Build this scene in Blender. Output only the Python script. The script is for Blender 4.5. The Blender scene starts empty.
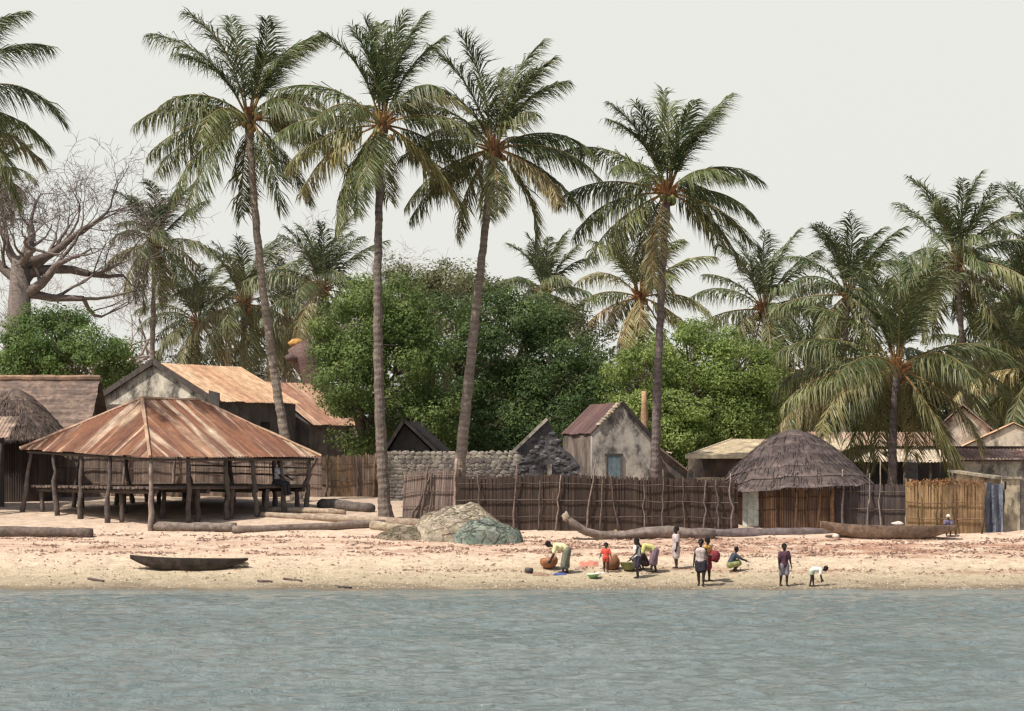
import bpy, math, random
import numpy as np
from mathutils import Vector, noise

R = math.radians
PI = math.pi
rnd = random.Random(11)
scene = bpy.context.scene
COL = scene.collection

# ---------------------------------------------------------------- viewing geometry
F = 2850.0          # focal length in pixels
CH = 4.9            # height of the eye above the sea (upper deck of a boat)
HY = 450.0          # row of the horizon


def X(px, Y):
    return (px - 512.0) * Y / F


def Z(py, Y):
    return CH - (py - HY) * Y / F


def P(px, py, Y):
    return Vector((X(px, Y), Y, Z(py, Y)))


PROF = np.array([(-400, -6), (60, -3.2), (90, -1.1), (100, 0), (101, .13), (104, .64), (106, 1.02), (108, 1.36), (110, 1.66), (112, 1.92),
                 (116, 2.32), (120, 2.66), (124, 2.86), (135, 3.05), (160, 3.15), (6000, 3.15)])


def ground(x, Y, fine=True):
    s = 0.022 * max(-25, min(25, x)) + 0.18 * math.sin(x * 0.33 + .6) + .1 * math.sin(x * .83)
    z = float(np.interp(Y - s, PROF[:, 0], PROF[:, 1]))
    if fine and 97 < Y < 140 and abs(x) < 60:
        k = min(1, (Y - 97) / 3)
        z += k * (.05 * noise.noise(Vector((x * .5, Y * .7, 3))) + .03 * noise.noise(Vector((x * 1.7, Y * 2.1, 8))))
    return z


def GP(px, py):
    """point of the beach seen at a pixel"""
    lo, hi = 99.0, 134.0
    for _ in range(40):
        m = .5 * (lo + hi)
        y = HY + (CH - ground(X(px, m), m, False)) * F / m
        if y > py:
            lo = m
        else:
            hi = m
    Y = .5 * (lo + hi)
    x = X(px, Y)
    return Vector((x, Y, ground(x, Y)))


# ---------------------------------------------------------------- mesh builder
def jit(c, a, r=rnd):
    k = 1 + r.uniform(-a, a)
    return (c[0] * k, c[1] * k * (1 + r.uniform(-a, a) * .2), c[2] * k * (1 + r.uniform(-a, a) * .3))


def mixc(a, b, t):
    return tuple(a[i] * (1 - t) + b[i] * t for i in range(3))


ORG = {}


class MB:
    def __init__(s):
        s.v = []
        s.f = []
        s.c = []
        s.n = 0

    def add(s, v, f, c):
        v = np.asarray(v, dtype=np.float64).reshape(-1, 3)
        c = np.asarray(c, dtype=np.float64)
        if c.ndim == 1:
            c = np.tile(c[None, :3], (len(v), 1))
        o = s.n
        s.v.append(v)
        s.c.append(c)
        s.f.extend([tuple(i + o for i in q) for q in f])
        s.n += len(v)

    def bar(s, p0, p1, w, h, c, up=(0, 0, 1)):
        p0, p1, up = Vector(p0), Vector(p1), Vector(up)
        d = (p1 - p0).normalized()
        sd = d.cross(up)
        if sd.length < 1e-4:
            sd = d.cross(Vector((1, 0, 0)))
        sd.normalize()
        u = sd.cross(d)
        vs = []
        for p in (p0, p1):
            for a, b in ((-1, -1), (1, -1), (1, 1), (-1, 1)):
                vs.append(p + sd * (a * w / 2) + u * (b * h / 2))
        s.add(vs, [(0, 1, 2, 3), (7, 6, 5, 4), (0, 4, 5, 1), (1, 5, 6, 2), (2, 6, 7, 3), (3, 7, 4, 0)], c)

    def box(s, c, sz, col, rz=0.0):
        c = Vector(c)
        d = Vector((math.cos(rz), math.sin(rz), 0)) * sz[0] / 2
        s.bar(c - d, c + d, sz[1], sz[2], col)

    def prism(s, poly, ext, col):
        """planar polygon pushed along a vector"""
        n = len(poly)
        ext = Vector(ext)
        vs = [Vector(p) for p in poly] + [Vector(p) + ext for p in poly]
        fs = [tuple(range(n))[::-1], tuple(range(n, 2 * n))]
        for i in range(n):
            j = (i + 1) % n
            fs.append((i, j, n + j, n + i))
        s.add(vs, fs, col)

    def tube(s, pts, rad, n=8, col=(.3, .3, .3), cap=True, wob=0.0, cj=0.0, seed=0):
        pts = [Vector(p) for p in pts]
        m = len(pts)
        if not hasattr(rad, '__len__'):
            rad = [rad] * m
        vs, fs, cs = [], [], []
        ref = None
        multi = hasattr(col[0], '__len__')
        for i, p in enumerate(pts):
            t = (pts[min(i + 1, m - 1)] - pts[max(i - 1, 0)]).normalized()
            if ref is None:
                ref = Vector((1, 0, 0)) if abs(t.x) < .8 else Vector((0, 1, 0))
            a = (ref - t * ref.dot(t)).normalized()
            ref = a
            b = t.cross(a)
            cc = col[i] if multi else col
            for k in range(n):
                an = 2 * PI * k / n
                r = rad[i]
                if wob:
                    r *= 1 + wob * noise.noise(Vector((math.cos(an) * 1.3 + seed, math.sin(an) * 1.3, i * .55 + seed)))
                vs.append(p + (a * math.cos(an) + b * math.sin(an)) * r)
                cs.append(jit(cc, cj) if cj else cc)
        for i in range(m - 1):
            for k in range(n):
                k2 = (k + 1) % n
                fs.append((i * n + k, i * n + k2, (i + 1) * n + k2, (i + 1) * n + k))
        if cap:
            fs.append(tuple(range(n))[::-1])
            fs.append(tuple((m - 1) * n + k for k in range(n)))
        s.add(vs, fs, cs)

    def ball(s, c, r, nu=10, nv=7, col=(.3, .3, .3), amp=0.0, fr=1.5, seed=0, flat=None):
        c = Vector(c)
        if not hasattr(r, '__len__'):
            r = (r, r, r)
        vs, fs = [], []
        for j in range(nv + 1):
            th = PI * j / nv
            for i in range(nu):
                ph = 2 * PI * i / nu
                d = Vector((math.sin(th) * math.cos(ph), math.sin(th) * math.sin(ph), math.cos(th)))
                k = 1 + (amp * noise.noise(d * fr + Vector((seed, seed * .7, 0))) if amp else 0)
                q = c + Vector((d.x * r[0], d.y * r[1], d.z * r[2])) * k
                if flat is not None and q.z < flat:
                    q.z = flat
                vs.append(q)
        for j in range(nv):
            for i in range(nu):
                i2 = (i + 1) % nu
                if j == 0:
                    fs.append((i, nu + i, nu + i2))
                elif j == nv - 1:
                    fs.append((j * nu + i, (j + 1) * nu + i, j * nu + i2))
                else:
                    fs.append((j * nu + i, (j + 1) * nu + i, (j + 1) * nu + i2, j * nu + i2))
        s.add(vs, fs, col)

    def grid(s, fn, nu, nv, col, close_u=False):
        """fn(i, j) -> point ; col a colour or function"""
        vs, cs = [], []
        for j in range(nv):
            for i in range(nu):
                vs.append(fn(i, j))
                cs.append(col(i, j) if callable(col) else col)
        fs = []
        for j in range(nv - 1):
            for i in range(nu if close_u else nu - 1):
                i2 = (i + 1) % nu
                fs.append((j * nu + i, j * nu + i2, (j + 1) * nu + i2, (j + 1) * nu + i))
        s.add(vs, fs, cs)

    def build(s, name, mat, parent=None, smooth=False, org=None):
        v = np.concatenate(s.v)
        c = np.concatenate(s.c)
        if parent is not None:
            o = np.array(ORG[parent.name])
            loc = Vector((0, 0, 0))
        else:
            o = np.array(org) if org is not None else np.array([(v[:, 0].min() + v[:, 0].max()) / 2, (v[:, 1].min() + v[:, 1].max()) / 2, v[:, 2].min()])
            loc = Vector(o)
        me = bpy.data.meshes.new(name)
        me.from_pydata((v - o).tolist(), [], s.f)
        finish(me, c, mat, smooth)
        ob = bpy.data.objects.new(name, me)
        COL.objects.link(ob)
        ob.location = loc
        if parent is not None:
            ob.parent = parent
        ORG[ob.name] = tuple(o)
        return ob


def finish(me, c, mat, smooth):
    at = me.attributes.new('col', 'FLOAT_COLOR', 'POINT')
    a4 = np.ones((len(me.vertices), 4))
    a4[:, :3] = np.clip(c, 0, 1)
    at.data.foreach_set('color', a4.ravel())
    me.materials.append(mat)
    if smooth:
        me.polygons.foreach_set('use_smooth', np.ones(len(me.polygons), dtype=bool))
    me.update()


def thing(name, loc, label, cat, group=None):
    o = bpy.data.objects.new(name, None)
    COL.objects.link(o)
    o.empty_display_size = .3
    o.location = loc
    ORG[o.name] = tuple(loc)
    return tag(o, label, cat, group)


def tag(o, label=None, cat=None, group=None, kind=None):
    if label:
        o['label'] = label
    if cat:
        o['category'] = cat
    if group:
        o['group'] = group
    if kind:
        o['kind'] = kind
    return o


# ---------------------------------------------------------------- materials
def nd(nt, t, **kw):
    n = nt.nodes.new(t)
    for k, v in kw.items():
        setattr(n, k, v)
    return n


def mat(name, rough=.85, ns=3.0, na=.35, bs=14.0, bump=.25, bd=.02, spec=.25, tr=0.0, stretch=(1, 1, 1), stain=None, ss=.7, sa=.6, sstr=(1, 1, 1), wave=0.0):
    m = bpy.data.materials.new(name)
    m.use_nodes = True
    nt = m.node_tree
    L = nt.links.new
    b = nt.nodes['Principled BSDF']
    out = nt.nodes['Material Output']
    b.inputs['Roughness'].default_value = rough
    b.inputs['Specular IOR Level'].default_value = spec
    at = nd(nt, 'ShaderNodeAttribute', attribute_name='col')
    geo = nd(nt, 'ShaderNodeNewGeometry')
    mp = nd(nt, 'ShaderNodeMapping')
    mp.inputs['Scale'].default_value = stretch
    L(geo.outputs['Position'], mp.inputs['Vector'])
    n1 = nd(nt, 'ShaderNodeTexNoise')
    n1.inputs['Scale'].default_value = ns
    n1.inputs['Detail'].default_value = 6
    n1.inputs['Roughness'].default_value = .65
    L(mp.outputs['Vector'], n1.inputs['Vector'])
    mr = nd(nt, 'ShaderNodeMapRange')
    mr.inputs['From Min'].default_value = .3
    mr.inputs['From Max'].default_value = .7
    mr.inputs['To Min'].default_value = 1 - na
    mr.inputs['To Max'].default_value = 1 + na
    L(n1.outputs['Fac'], mr.inputs['Value'])
    mul = nd(nt, 'ShaderNodeVectorMath', operation='SCALE')
    L(at.outputs['Color'], mul.inputs[0])
    L(mr.outputs['Result'], mul.inputs['Scale'])
    colout = mul.outputs['Vector']
    if stain:
        mp2 = nd(nt, 'ShaderNodeMapping')
        mp2.inputs['Scale'].default_value = sstr
        L(geo.outputs['Position'], mp2.inputs['Vector'])
        n2 = nd(nt, 'ShaderNodeTexNoise')
        n2.inputs['Scale'].default_value = ss
        n2.inputs['Detail'].default_value = 8
        n2.inputs['Roughness'].default_value = .7
        L(mp2.outputs['Vector'], n2.inputs['Vector'])
        m2 = nd(nt, 'ShaderNodeMapRange')
        m2.inputs['From Min'].default_value = .44
        m2.inputs['From Max'].default_value = .60
        m2.inputs['To Max'].default_value = sa
        L(n2.outputs['Fac'], m2.inputs['Value'])
        mx = nd(nt, 'ShaderNodeMix', data_type='RGBA')
        L(m2.outputs['Result'], mx.inputs[0])
        L(colout, mx.inputs[6])
        mx.inputs[7].default_value = (*stain, 1)
        colout = mx.outputs[2]
    L(colout, b.inputs['Base Color'])
    if bump:
        n3 = nd(nt, 'ShaderNodeTexNoise')
        n3.inputs['Scale'].default_value = bs
        n3.inputs['Detail'].default_value = 5
        L(mp.outputs['Vector'], n3.inputs['Vector'])
        bp = nd(nt, 'ShaderNodeBump')
        bp.inputs['Strength'].default_value = bump
        bp.inputs['Distance'].default_value = bd
        L(n3.outputs['Fac'], bp.inputs['Height'])
        L(bp.outputs['Normal'], b.inputs['Normal'])
    if tr:
        tl = nd(nt, 'ShaderNodeBsdfTranslucent')
        L(colout, tl.inputs['Color'])
        ms = nd(nt, 'ShaderNodeMixShader')
        ms.inputs[0].default_value = tr
        L(b.outputs[0], ms.inputs[1])
        L(tl.outputs[0], ms.inputs[2])
        L(ms.outputs[0], out.inputs['Surface'])
    return m


M = {
    'bark': mat('palm_bark', .9, 5, .4, 30, .5, .03, stretch=(1, 1, 2.5)),
    'wood': mat('weathered_wood', .9, 6, .45, 25, .5, .02, stain=(.06, .05, .045), ss=2, sa=.4),
    'frond': mat('palm_leaf', .45, 2, .25, 0, 0, spec=.45, tr=.18),
    'leaf': mat('tree_leaf', .6, .9, .3, 0, 0, spec=.3, tr=.45),
    'rust': mat('rusted_iron', .75, 3, .3, 40, .15, .01, spec=.3, stain=(.15, .07, .045), ss=2.2, sa=.35),
    'reed': mat('reed_mat', .9, 4, .3, 30, .3, .01, stretch=(1, 1, .3), stain=(.065, .046, .036), ss=.9, sa=.45),
    'thatch': mat('thatch', .95, 4, .4, 30, .6, .03, stretch=(1, 1, 2.2), stain=(.05, .042, .045), ss=1.3, sa=.5),
    'plaster': mat('old_plaster', .9, 2, .2, 12, .4, .03, stain=(.075, .068, .066), ss=1.5, sa=.9, sstr=(1, 1, .6)),
    'stone': mat('coral_stone', .95, 5, .4, 20, .5, .04, stain=(.06, .055, .055), ss=1.2, sa=.6),
    'paint': mat('weathered_paint', .8, 5, .3, 20, .2, .01),
    'net': mat('fishing_net', .95, 9, .5, 40, .9, .05, stain=(.16, .14, .1), ss=3, sa=.4),
    'skin': mat('dark_skin', .5, 6, .1, 0, 0, spec=.4),
    'cloth': mat('cotton_cloth', .9, 9, .45, 25, .3, .01),
    'gourd': mat('calabash', .5, 8, .2, 0, 0, spec=.4),
    'weed': mat('dried_weed', .9, 6, .4, 0, 0),
    'shell': mat('shell_grit', .7, 6, .2, 0, 0),
}


def sand_material():
    m = bpy.data.materials.new('shelly_sand')
    m.use_nodes = True
    nt = m.node_tree
    L = nt.links.new
    b = nt.nodes['Principled BSDF']
    b.inputs['Roughness'].default_value = .95
    b.inputs['Specular IOR Level'].default_value = .15
    geo = nd(nt, 'ShaderNodeNewGeometry')
    sep = nd(nt, 'ShaderNodeSeparateXYZ')
    L(geo.outputs['Position'], sep.inputs[0])

    def nz(sc, det, st=(1, 1, 1), ro=.6):
        mp = nd(nt, 'ShaderNodeMapping')
        mp.inputs['Scale'].default_value = st
        L(geo.outputs['Position'], mp.inputs['Vector'])
        n = nd(nt, 'ShaderNodeTexNoise')
        n.inputs['Scale'].default_value = sc
        n.inputs['Detail'].default_value = det
        n.inputs['Roughness'].default_value = ro
        L(mp.outputs['Vector'], n.inputs['Vector'])
        return n.outputs['Fac']

    def math_(op, a, bb):
        n = nd(nt, 'ShaderNodeMath', operation=op)
        for i, q in enumerate((a, bb)):
            if isinstance(q, (int, float)):
                n.inputs[i].default_value = q
            else:
                L(q, n.inputs[i])
        return n.outputs[0]

    def rng(v, a, bb, c=0, d=1):
        n = nd(nt, 'ShaderNodeMapRange')
        L(v, n.inputs['Value'])
        for k, q in (('From Min', a), ('From Max', bb), ('To Min', c), ('To Max', d)):
            n.inputs[k].default_value = q
        return n.outputs['Result']

    # height above the water, wobbled, drives the bands of the beach
    h = math_('ADD', sep.outputs['Z'], rng(nz(.35, 4, (1, 2, 1)), 0, 1, -.22, .22))
    cr = nd(nt, 'ShaderNodeValToRGB')
    e = cr.color_ramp.elements
    stops = [(0.0, (.13, .115, .09)), (.10, (.19, .155, .115)), (.145, (.36, .30, .22)), (.21, (.48, .40, .29)), (.30, (.55, .445, .33)), (.40, (.575, .45, .345)),
             (.55, (.58, .45, .35)), (.70, (.51, .395, .305)), (1.0, (.42, .33, .25))]
    e[0].position, e[0].color = stops[0][0], (*stops[0][1], 1)
    e[1].position, e[1].color = stops[-1][0], (*stops[-1][1], 1)
    for p, c in stops[1:-1]:
        q = e.new(p)
        q.color = (*c, 1)
    L(rng(h, -.3, 3.2), cr.inputs[0])
    # mottling
    mo = nd(nt, 'ShaderNodeVectorMath', operation='SCALE')
    L(cr.outputs[0], mo.inputs[0])
    k = math_('MULTIPLY', rng(nz(2.2, 8, (1, 1, 1), .7), .3, .7, .72, 1.25), rng(nz(14, 6, (1, 1, 1), .75), .3, .7, .7, 1.28))
    L(k, mo.inputs['Scale'])
    # dried weed: red-brown drifts in two bands
    ht = math_('ADD', h, math_('MULTIPLY', sep.outputs['X'], .004))
    band1 = math_('MULTIPLY', rng(ht, .9, 1.08), rng(ht, 1.62, 1.42))
    band2 = math_('MULTIPLY', math_('MULTIPLY', rng(ht, .48, .52), rng(ht, .66, .6)), rng(sep.outputs['X'], -4, 10, .1, .8))
    patch = rng(nz(1.1, 8, (.45, 1.6, 1), .75), .43, .58)
    w = math_('MULTIPLY', math_('MAXIMUM', band1, band2), patch)
    w = math_('MULTIPLY', w, rng(sep.outputs['X'], -6, 12, .45, .85))
    mx = nd(nt, 'ShaderNodeMix', data_type='RGBA')
    L(w, mx.inputs[0])
    L(mo.outputs[0], mx.inputs[6])
    mx.inputs[7].default_value = (.30, .14, .09, 1)
    # green-grey shell film low on the beach
    g = math_('MULTIPLY', math_('MULTIPLY', rng(h, .02, .15), rng(h, .75, .4)), rng(nz(1.6, 7, (.5, 1.4, 1), .7), .42, .62, 0, .45))
    mx2 = nd(nt, 'ShaderNodeMix', data_type='RGBA')
    L(g, mx2.inputs[0])
    L(mx.outputs[2], mx2.inputs[6])
    mx2.inputs[7].default_value = (.36, .30, .19, 1)
    L(mx2.outputs[2], b.inputs['Base Color'])
    bp = nd(nt, 'ShaderNodeBump')
    bp.inputs['Strength'].default_value = .7
    bp.inputs['Distance'].default_value = .06
    L(nz(9, 8, (1, 1, 1), .75), bp.inputs['Height'])
    L(bp.outputs['Normal'], b.inputs['Normal'])
    return m


def water_material():
    m = bpy.data.materials.new('sea_surface')
    m.use_nodes = True
    nt = m.node_tree
    L = nt.links.new
    b = nt.nodes['Principled BSDF']
    b.inputs['Roughness'].default_value = .07
    b.inputs['IOR'].default_value = 1.33
    b.inputs['Specular IOR Level'].default_value = .26
    geo = nd(nt, 'ShaderNodeNewGeometry')

    def nz(sc, det, st, ro=.6, dist=0):
        mp = nd(nt, 'ShaderNodeMapping')
        mp.inputs['Scale'].default_value = st
        L(geo.outputs['Position'], mp.inputs['Vector'])
        n = nd(nt, 'ShaderNodeTexNoise')
        n.inputs['Scale'].default_value = sc
        n.inputs['Detail'].default_value = det
        n.inputs['Roughness'].default_value = ro
        n.inputs['Distortion'].default_value = dist
        L(mp.outputs['Vector'], n.inputs['Vector'])
        return n.outputs['Fac']
    cr = nd(nt, 'ShaderNodeValToRGB')
    e = cr.color_ramp.elements
    e[0].position, e[0].color = .32, (.148, .190, .190, 1)
    e[1].position, e[1].color = .7, (.215, .252, .248, 1)
    L(nz(.16, 6, (.5, .35, 1), .6), cr.inputs[0])
    L(cr.outputs[0], b.inputs['Base Color'])
    b1 = nd(nt, 'ShaderNodeBump')
    b1.inputs['Strength'].default_value = 1.0
    b1.inputs['Distance'].default_value = .3
    L(nz(1.9, 6, (.75, 1, 1), .68, .4), b1.inputs['Height'])
    b2 = nd(nt, 'ShaderNodeBump')
    b2.inputs['Strength'].default_value = .6
    b2.inputs['Distance'].default_value = .07
    L(nz(6, 4, (.7, 1, 1), .6), b2.inputs['Height'])
    L(b1.outputs['Normal'], b2.inputs['Normal'])
    L(b2.outputs['Normal'], b.inputs['Normal'])
    return m


# ---------------------------------------------------------------- setting
def make_ground():
    xs = np.concatenate([[-4000, -1500, -600, -250, -120, -70, -45, -34], np.arange(-27, 27.01, .3), [34, 45, 70, 120, 250, 600, 1500, 4000]])
    ys = np.concatenate([[-300, 0, 60, 85, 93], np.arange(97, 116, .22), np.arange(116, 136, .9), [140, 150, 170, 200, 260, 400, 800, 2000, 5000]])
    mb = MB()
    mb.grid(lambda i, j: Vector((xs[i], ys[j], ground(xs[i], ys[j]))), len(xs), len(ys), (.4, .3, .2))
    tag(mb.build('beach_ground', sand_material(), smooth=True, org=(0, 100, 0)), kind='structure')


def make_water():
    xs = np.concatenate([[-3000, -800, -250, -100, -50, -32], np.arange(-22, 22.01, .16), [32, 50, 100, 250, 800, 3000]])
    ys = np.concatenate([[-300, -100, 0, 25, 38], np.arange(44, 102.5, .11)])
    waves = []
    r = random.Random(5)
    for k in range(34):
        lam = r.uniform(.45, 1.0) if k % 2 else r.uniform(.9, 2.6)
        an = R(-78) + r.gauss(0, .6)
        waves.append((2 * PI / lam * math.cos(an), 2 * PI / lam * math.sin(an), .0062 * lam, r.uniform(0, 6.3)))
    XX, YY = np.meshgrid(xs, ys)
    ZZ = np.zeros_like(XX)
    for a, b, am, ph in waves:
        ZZ += am * np.sin(a * XX + b * YY + ph)
    fade = np.clip((101 - YY) / 8, .3, 1) * (np.abs(XX) < 23) * (YY > 40)
    ZZ *= fade
    mb = MB()
    nx, ny = len(xs), len(ys)
    v = np.stack([XX, YY, ZZ], -1).reshape(-1, 3)
    fs = [(j * nx + i, j * nx + i + 1, (j + 1) * nx + i + 1, (j + 1) * nx + i) for j in range(ny - 1) for i in range(nx - 1)]
    mb.add(v, fs, (.1, .15, .15))
    tag(mb.build('sea_water', water_material(), smooth=True, org=(0, 60, 0)), kind='structure')


def scatter():
    r = random.Random(21)
    mb = MB()
    n = 0
    while n < 8200:
        x = r.uniform(-23, 23)
        Y = r.uniform(101, 111.5)
        z = ground(x, Y)
        hh = z + .004 * x
        u = r.random()
        pt = noise.noise(Vector((x * .5, Y * 1.7, 0))) + .5 * noise.noise(Vector((x * 1.9, Y * 3.7, 5)))
        ok = (0.95 < hh < 1.58 and pt > (.16 if x < -2 else .0)) or (x > -4 and .47 < hh < .62 and pt > .1 and u < .5) or (u < .03)
        if not ok:
            continue
        n += 1
        s = r.uniform(.03, .12)
        c = jit(r.choice([(.24, .13, .095), (.31, .18, .13), (.17, .105, .085), (.42, .29, .22)]), .3, r)
        a = r.uniform(0, PI)
        d = Vector((math.cos(a), math.sin(a) * .7, 0)) * s
        e = Vector((-math.sin(a), math.cos(a), 0)) * s * r.uniform(.25, .6)
        up = Vector((0, 0, r.uniform(.01, .07)))
        p = Vector((x, Y, z))
        mb.add([p - d, p - e * .8 + up * .5, p + d, p + e + up * .3, p + up], [(0, 1, 4), (1, 2, 4), (2, 3, 4), (3, 0, 4)], c)
    tag(mb.build('dried_seaweed', M['weed'], org=(0, 106, 1)), 'red-brown dried seaweed strewn in bands along the beach', 'seaweed', kind='stuff')
    mb = MB()
    for _ in range(14000):
        x = r.uniform(-23, 23)
        Y = 100.1 + abs(r.gauss(0, 3.2))
        if Y > 111.6:
            continue
        z = ground(x, Y)
        s = r.uniform(.012, .038)
        c = jit(r.choice([(.66, .58, .45), (.5, .42, .32), (.34, .26, .18), (.22, .18, .12), (.42, .34, .2)]), .2, r)
        p = Vector((x, Y, z + s * .3))
        a = r.uniform(0, PI)
        d = Vector((math.cos(a), math.sin(a), 0)) * s
        e = Vector((-math.sin(a), math.cos(a), 0)) * s * .7
        up = Vector((0, 0, s * .6))
        mb.add([p - d, p - e, p + d, p + e, p + up], [(0, 1, 4), (1, 2, 4), (2, 3, 4), (3, 0, 4)], c)
    tag(mb.build('shell_litter', M['shell'], org=(0, 104, .6)), 'pale broken shells and pebbles littering the lower beach', 'shells', kind='stuff')


# ---------------------------------------------------------------- vegetation
G0, G1, G2, G3 = (.056, .086, .030), (.130, .150, .055), (.26, .22, .10), (.30, .215, .125)


def agecol(a):
    if a < .4:
        return mixc(G0, G1, a / .4)
    if a < .75:
        return mixc(G1, G2, (a - .4) / .35)
    return mixc(G2, G3, min(1, (a - .75) / .25))


def frond_mb(root, az, el, L, D, age, r, nl=64, leafL=1.2, haze=0.0, wid=.034):
    n = 16
    s = np.linspace(0, 1, n)
    tw = r.uniform(-38, 38)
    sgn = r.choice([-1, 1])
    els = np.maximum(el - D * s ** 1.35, -93)
    azs = az + tw * s ** 2 + 9 * sgn * np.sin(s * 5)
    ce, se = np.cos(np.radians(els)), np.sin(np.radians(els))
    ca, sa = np.cos(np.radians(azs)), np.sin(np.radians(azs))
    T = np.stack([ce * ca, ce * sa, se], -1)
    S = np.stack([-sa, ca, 0 * sa], -1)
    U = np.cross(T, S)
    pts = np.zeros((n, 3))
    pts[0] = root
    step = L / (n - 1)
    for i in range(1, n):
        pts[i] = pts[i - 1] + (T[i - 1] + T[i]) * .5 * step
    mb = MB()
    hz = (.42, .44, .40)  # air haze of distance, mixed into the frond's own colours
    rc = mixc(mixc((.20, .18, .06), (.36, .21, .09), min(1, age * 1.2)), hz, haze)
    rr = np.linspace(.048, .008, n)
    mb.tube([Vector(p) for p in pts], list(rr), 4, [mixc(mixc(rc, (.42, .22, .09), .7), rc, min(1, k / 4)) for k in range(n)], cap=False)
    # leaflets
    rg = np.random.default_rng(r.randrange(1 << 30))
    ss = np.linspace(.15, .995, nl)
    q = np.repeat(ss, 2) + rg.uniform(-.006, .006, nl * 2)
    q = np.clip(q, 0, 1)
    side = np.tile([1., -1.], nl)
    ip = lambda A: np.stack([np.interp(q, s, A[:, k]) for k in range(3)], -1)
    p0, t, sd, u = ip(pts), ip(T), ip(S), ip(U)
    prof = np.interp(q, [0, .15, .3, .55, .8, 1], [.35, .6, .95, 1, .8, .42])
    ln = leafL * (L / 4.8) * prof * rg.uniform(.82, 1.12, nl * 2)
    if age > .5:
        keep = rg.random(nl * 2) > (age - .5) * .5
        ln = np.where(keep, ln, ln * .25)
    upness = max(0, math.sin(R(el)))
    for _g in range(r.choice([0, 1, 1, 2])):
        g0 = r.uniform(.2, .95)
        gs = np.tile([1., -1.], nl) == r.choice([-1, 1])
        ln = np.where((np.abs(q - g0) < r.uniform(.02, .07)) & gs, ln * r.uniform(.1, .5), ln)
    fw = .5 + .5 * q + .75 * upness ** 2 + rg.normal(0, .13, nl * 2)
    tz = np.abs(t[:, 2])
    hang = (.55 + .85 * (1 - tz)) * (1 - .25 * upness) * rg.uniform(.6, 1.3, nl * 2)
    lift = .25 * upness
    d = sd * side[:, None] * .95 + t * fw[:, None] + u * lift + np.array([0, 0, -1]) * (hang * .8)[:, None] + rg.normal(0, .2, (nl * 2, 3)) + np.array([.22, .08, 0])
    d /= np.linalg.norm(d, axis=1)[:, None]
    p1 = p0 + d * (ln * .45)[:, None]
    d2 = d + np.array([0.0, 0, -1]) * (hang * 1.25)[:, None] + np.array([.3, .1, 0]) * rg.uniform(.4, 1.6, (nl * 2, 1))
    d2 /= np.linalg.norm(d2, axis=1)[:, None]
    p2 = p1 + d2 * (ln * .55)[:, None]
    wv = np.cross(d, np.cross(t, d) + u * .25)
    wv = t - d * (t * d).sum(1)[:, None] + u * rg.normal(0, .35, nl * 2)[:, None]
    wv /= np.linalg.norm(wv, axis=1)[:, None] + 1e-6
    w = wid * (.7 + .3 * prof)
    V = np.stack([p0 - wv * (w * .5)[:, None], p0 + wv * (w * .5)[:, None], p1 - wv * w[:, None], p1 + wv * w[:, None], p2], 1).reshape(-1, 3)
    kf = r.uniform(.75, 1.4)
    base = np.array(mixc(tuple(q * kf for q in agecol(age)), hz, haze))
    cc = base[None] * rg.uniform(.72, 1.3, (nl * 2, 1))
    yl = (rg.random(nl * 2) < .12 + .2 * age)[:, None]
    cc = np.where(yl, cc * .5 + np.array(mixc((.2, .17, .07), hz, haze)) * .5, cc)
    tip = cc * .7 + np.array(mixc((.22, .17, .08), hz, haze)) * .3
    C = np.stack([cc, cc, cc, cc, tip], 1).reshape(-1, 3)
    fs = []
    for i in range(nl * 2):
        o = i * 5
        fs.append((o, o + 1, o + 3, o + 2))
        fs.append((o + 2, o + 3, o + 4))
    mb.add(V, fs, C)
    return mb


def random_crown(r, n=26, dry=0.0, lean=0):
    out = []
    for i in range(n):
        t = i / (n - 1)
        az = (i * 137.5 + r.uniform(-16, 16)) % 360
        if t < .36:
            el = 86 - 34 * t / .36 + r.uniform(-4, 6)
            D = r.uniform(28, 60)
            age = r.uniform(0, .22)
        elif t < .62:
            el = 48 - 40 * (t - .36) / .26 + r.uniform(-8, 8)
            D = r.uniform(60, 95)
            age = r.uniform(.1, .42)
        else:
            el = 2 - 62 * (t - .62) / .38 + r.uniform(-8, 8)
            D = r.uniform(38, 62)
            age = r.uniform(.3, .62) + (.3 if r.random() < .2 else 0)
        out.append((az, el, r.uniform(.85, 1.05), D, min(1, age + dry)))
    return out


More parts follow.
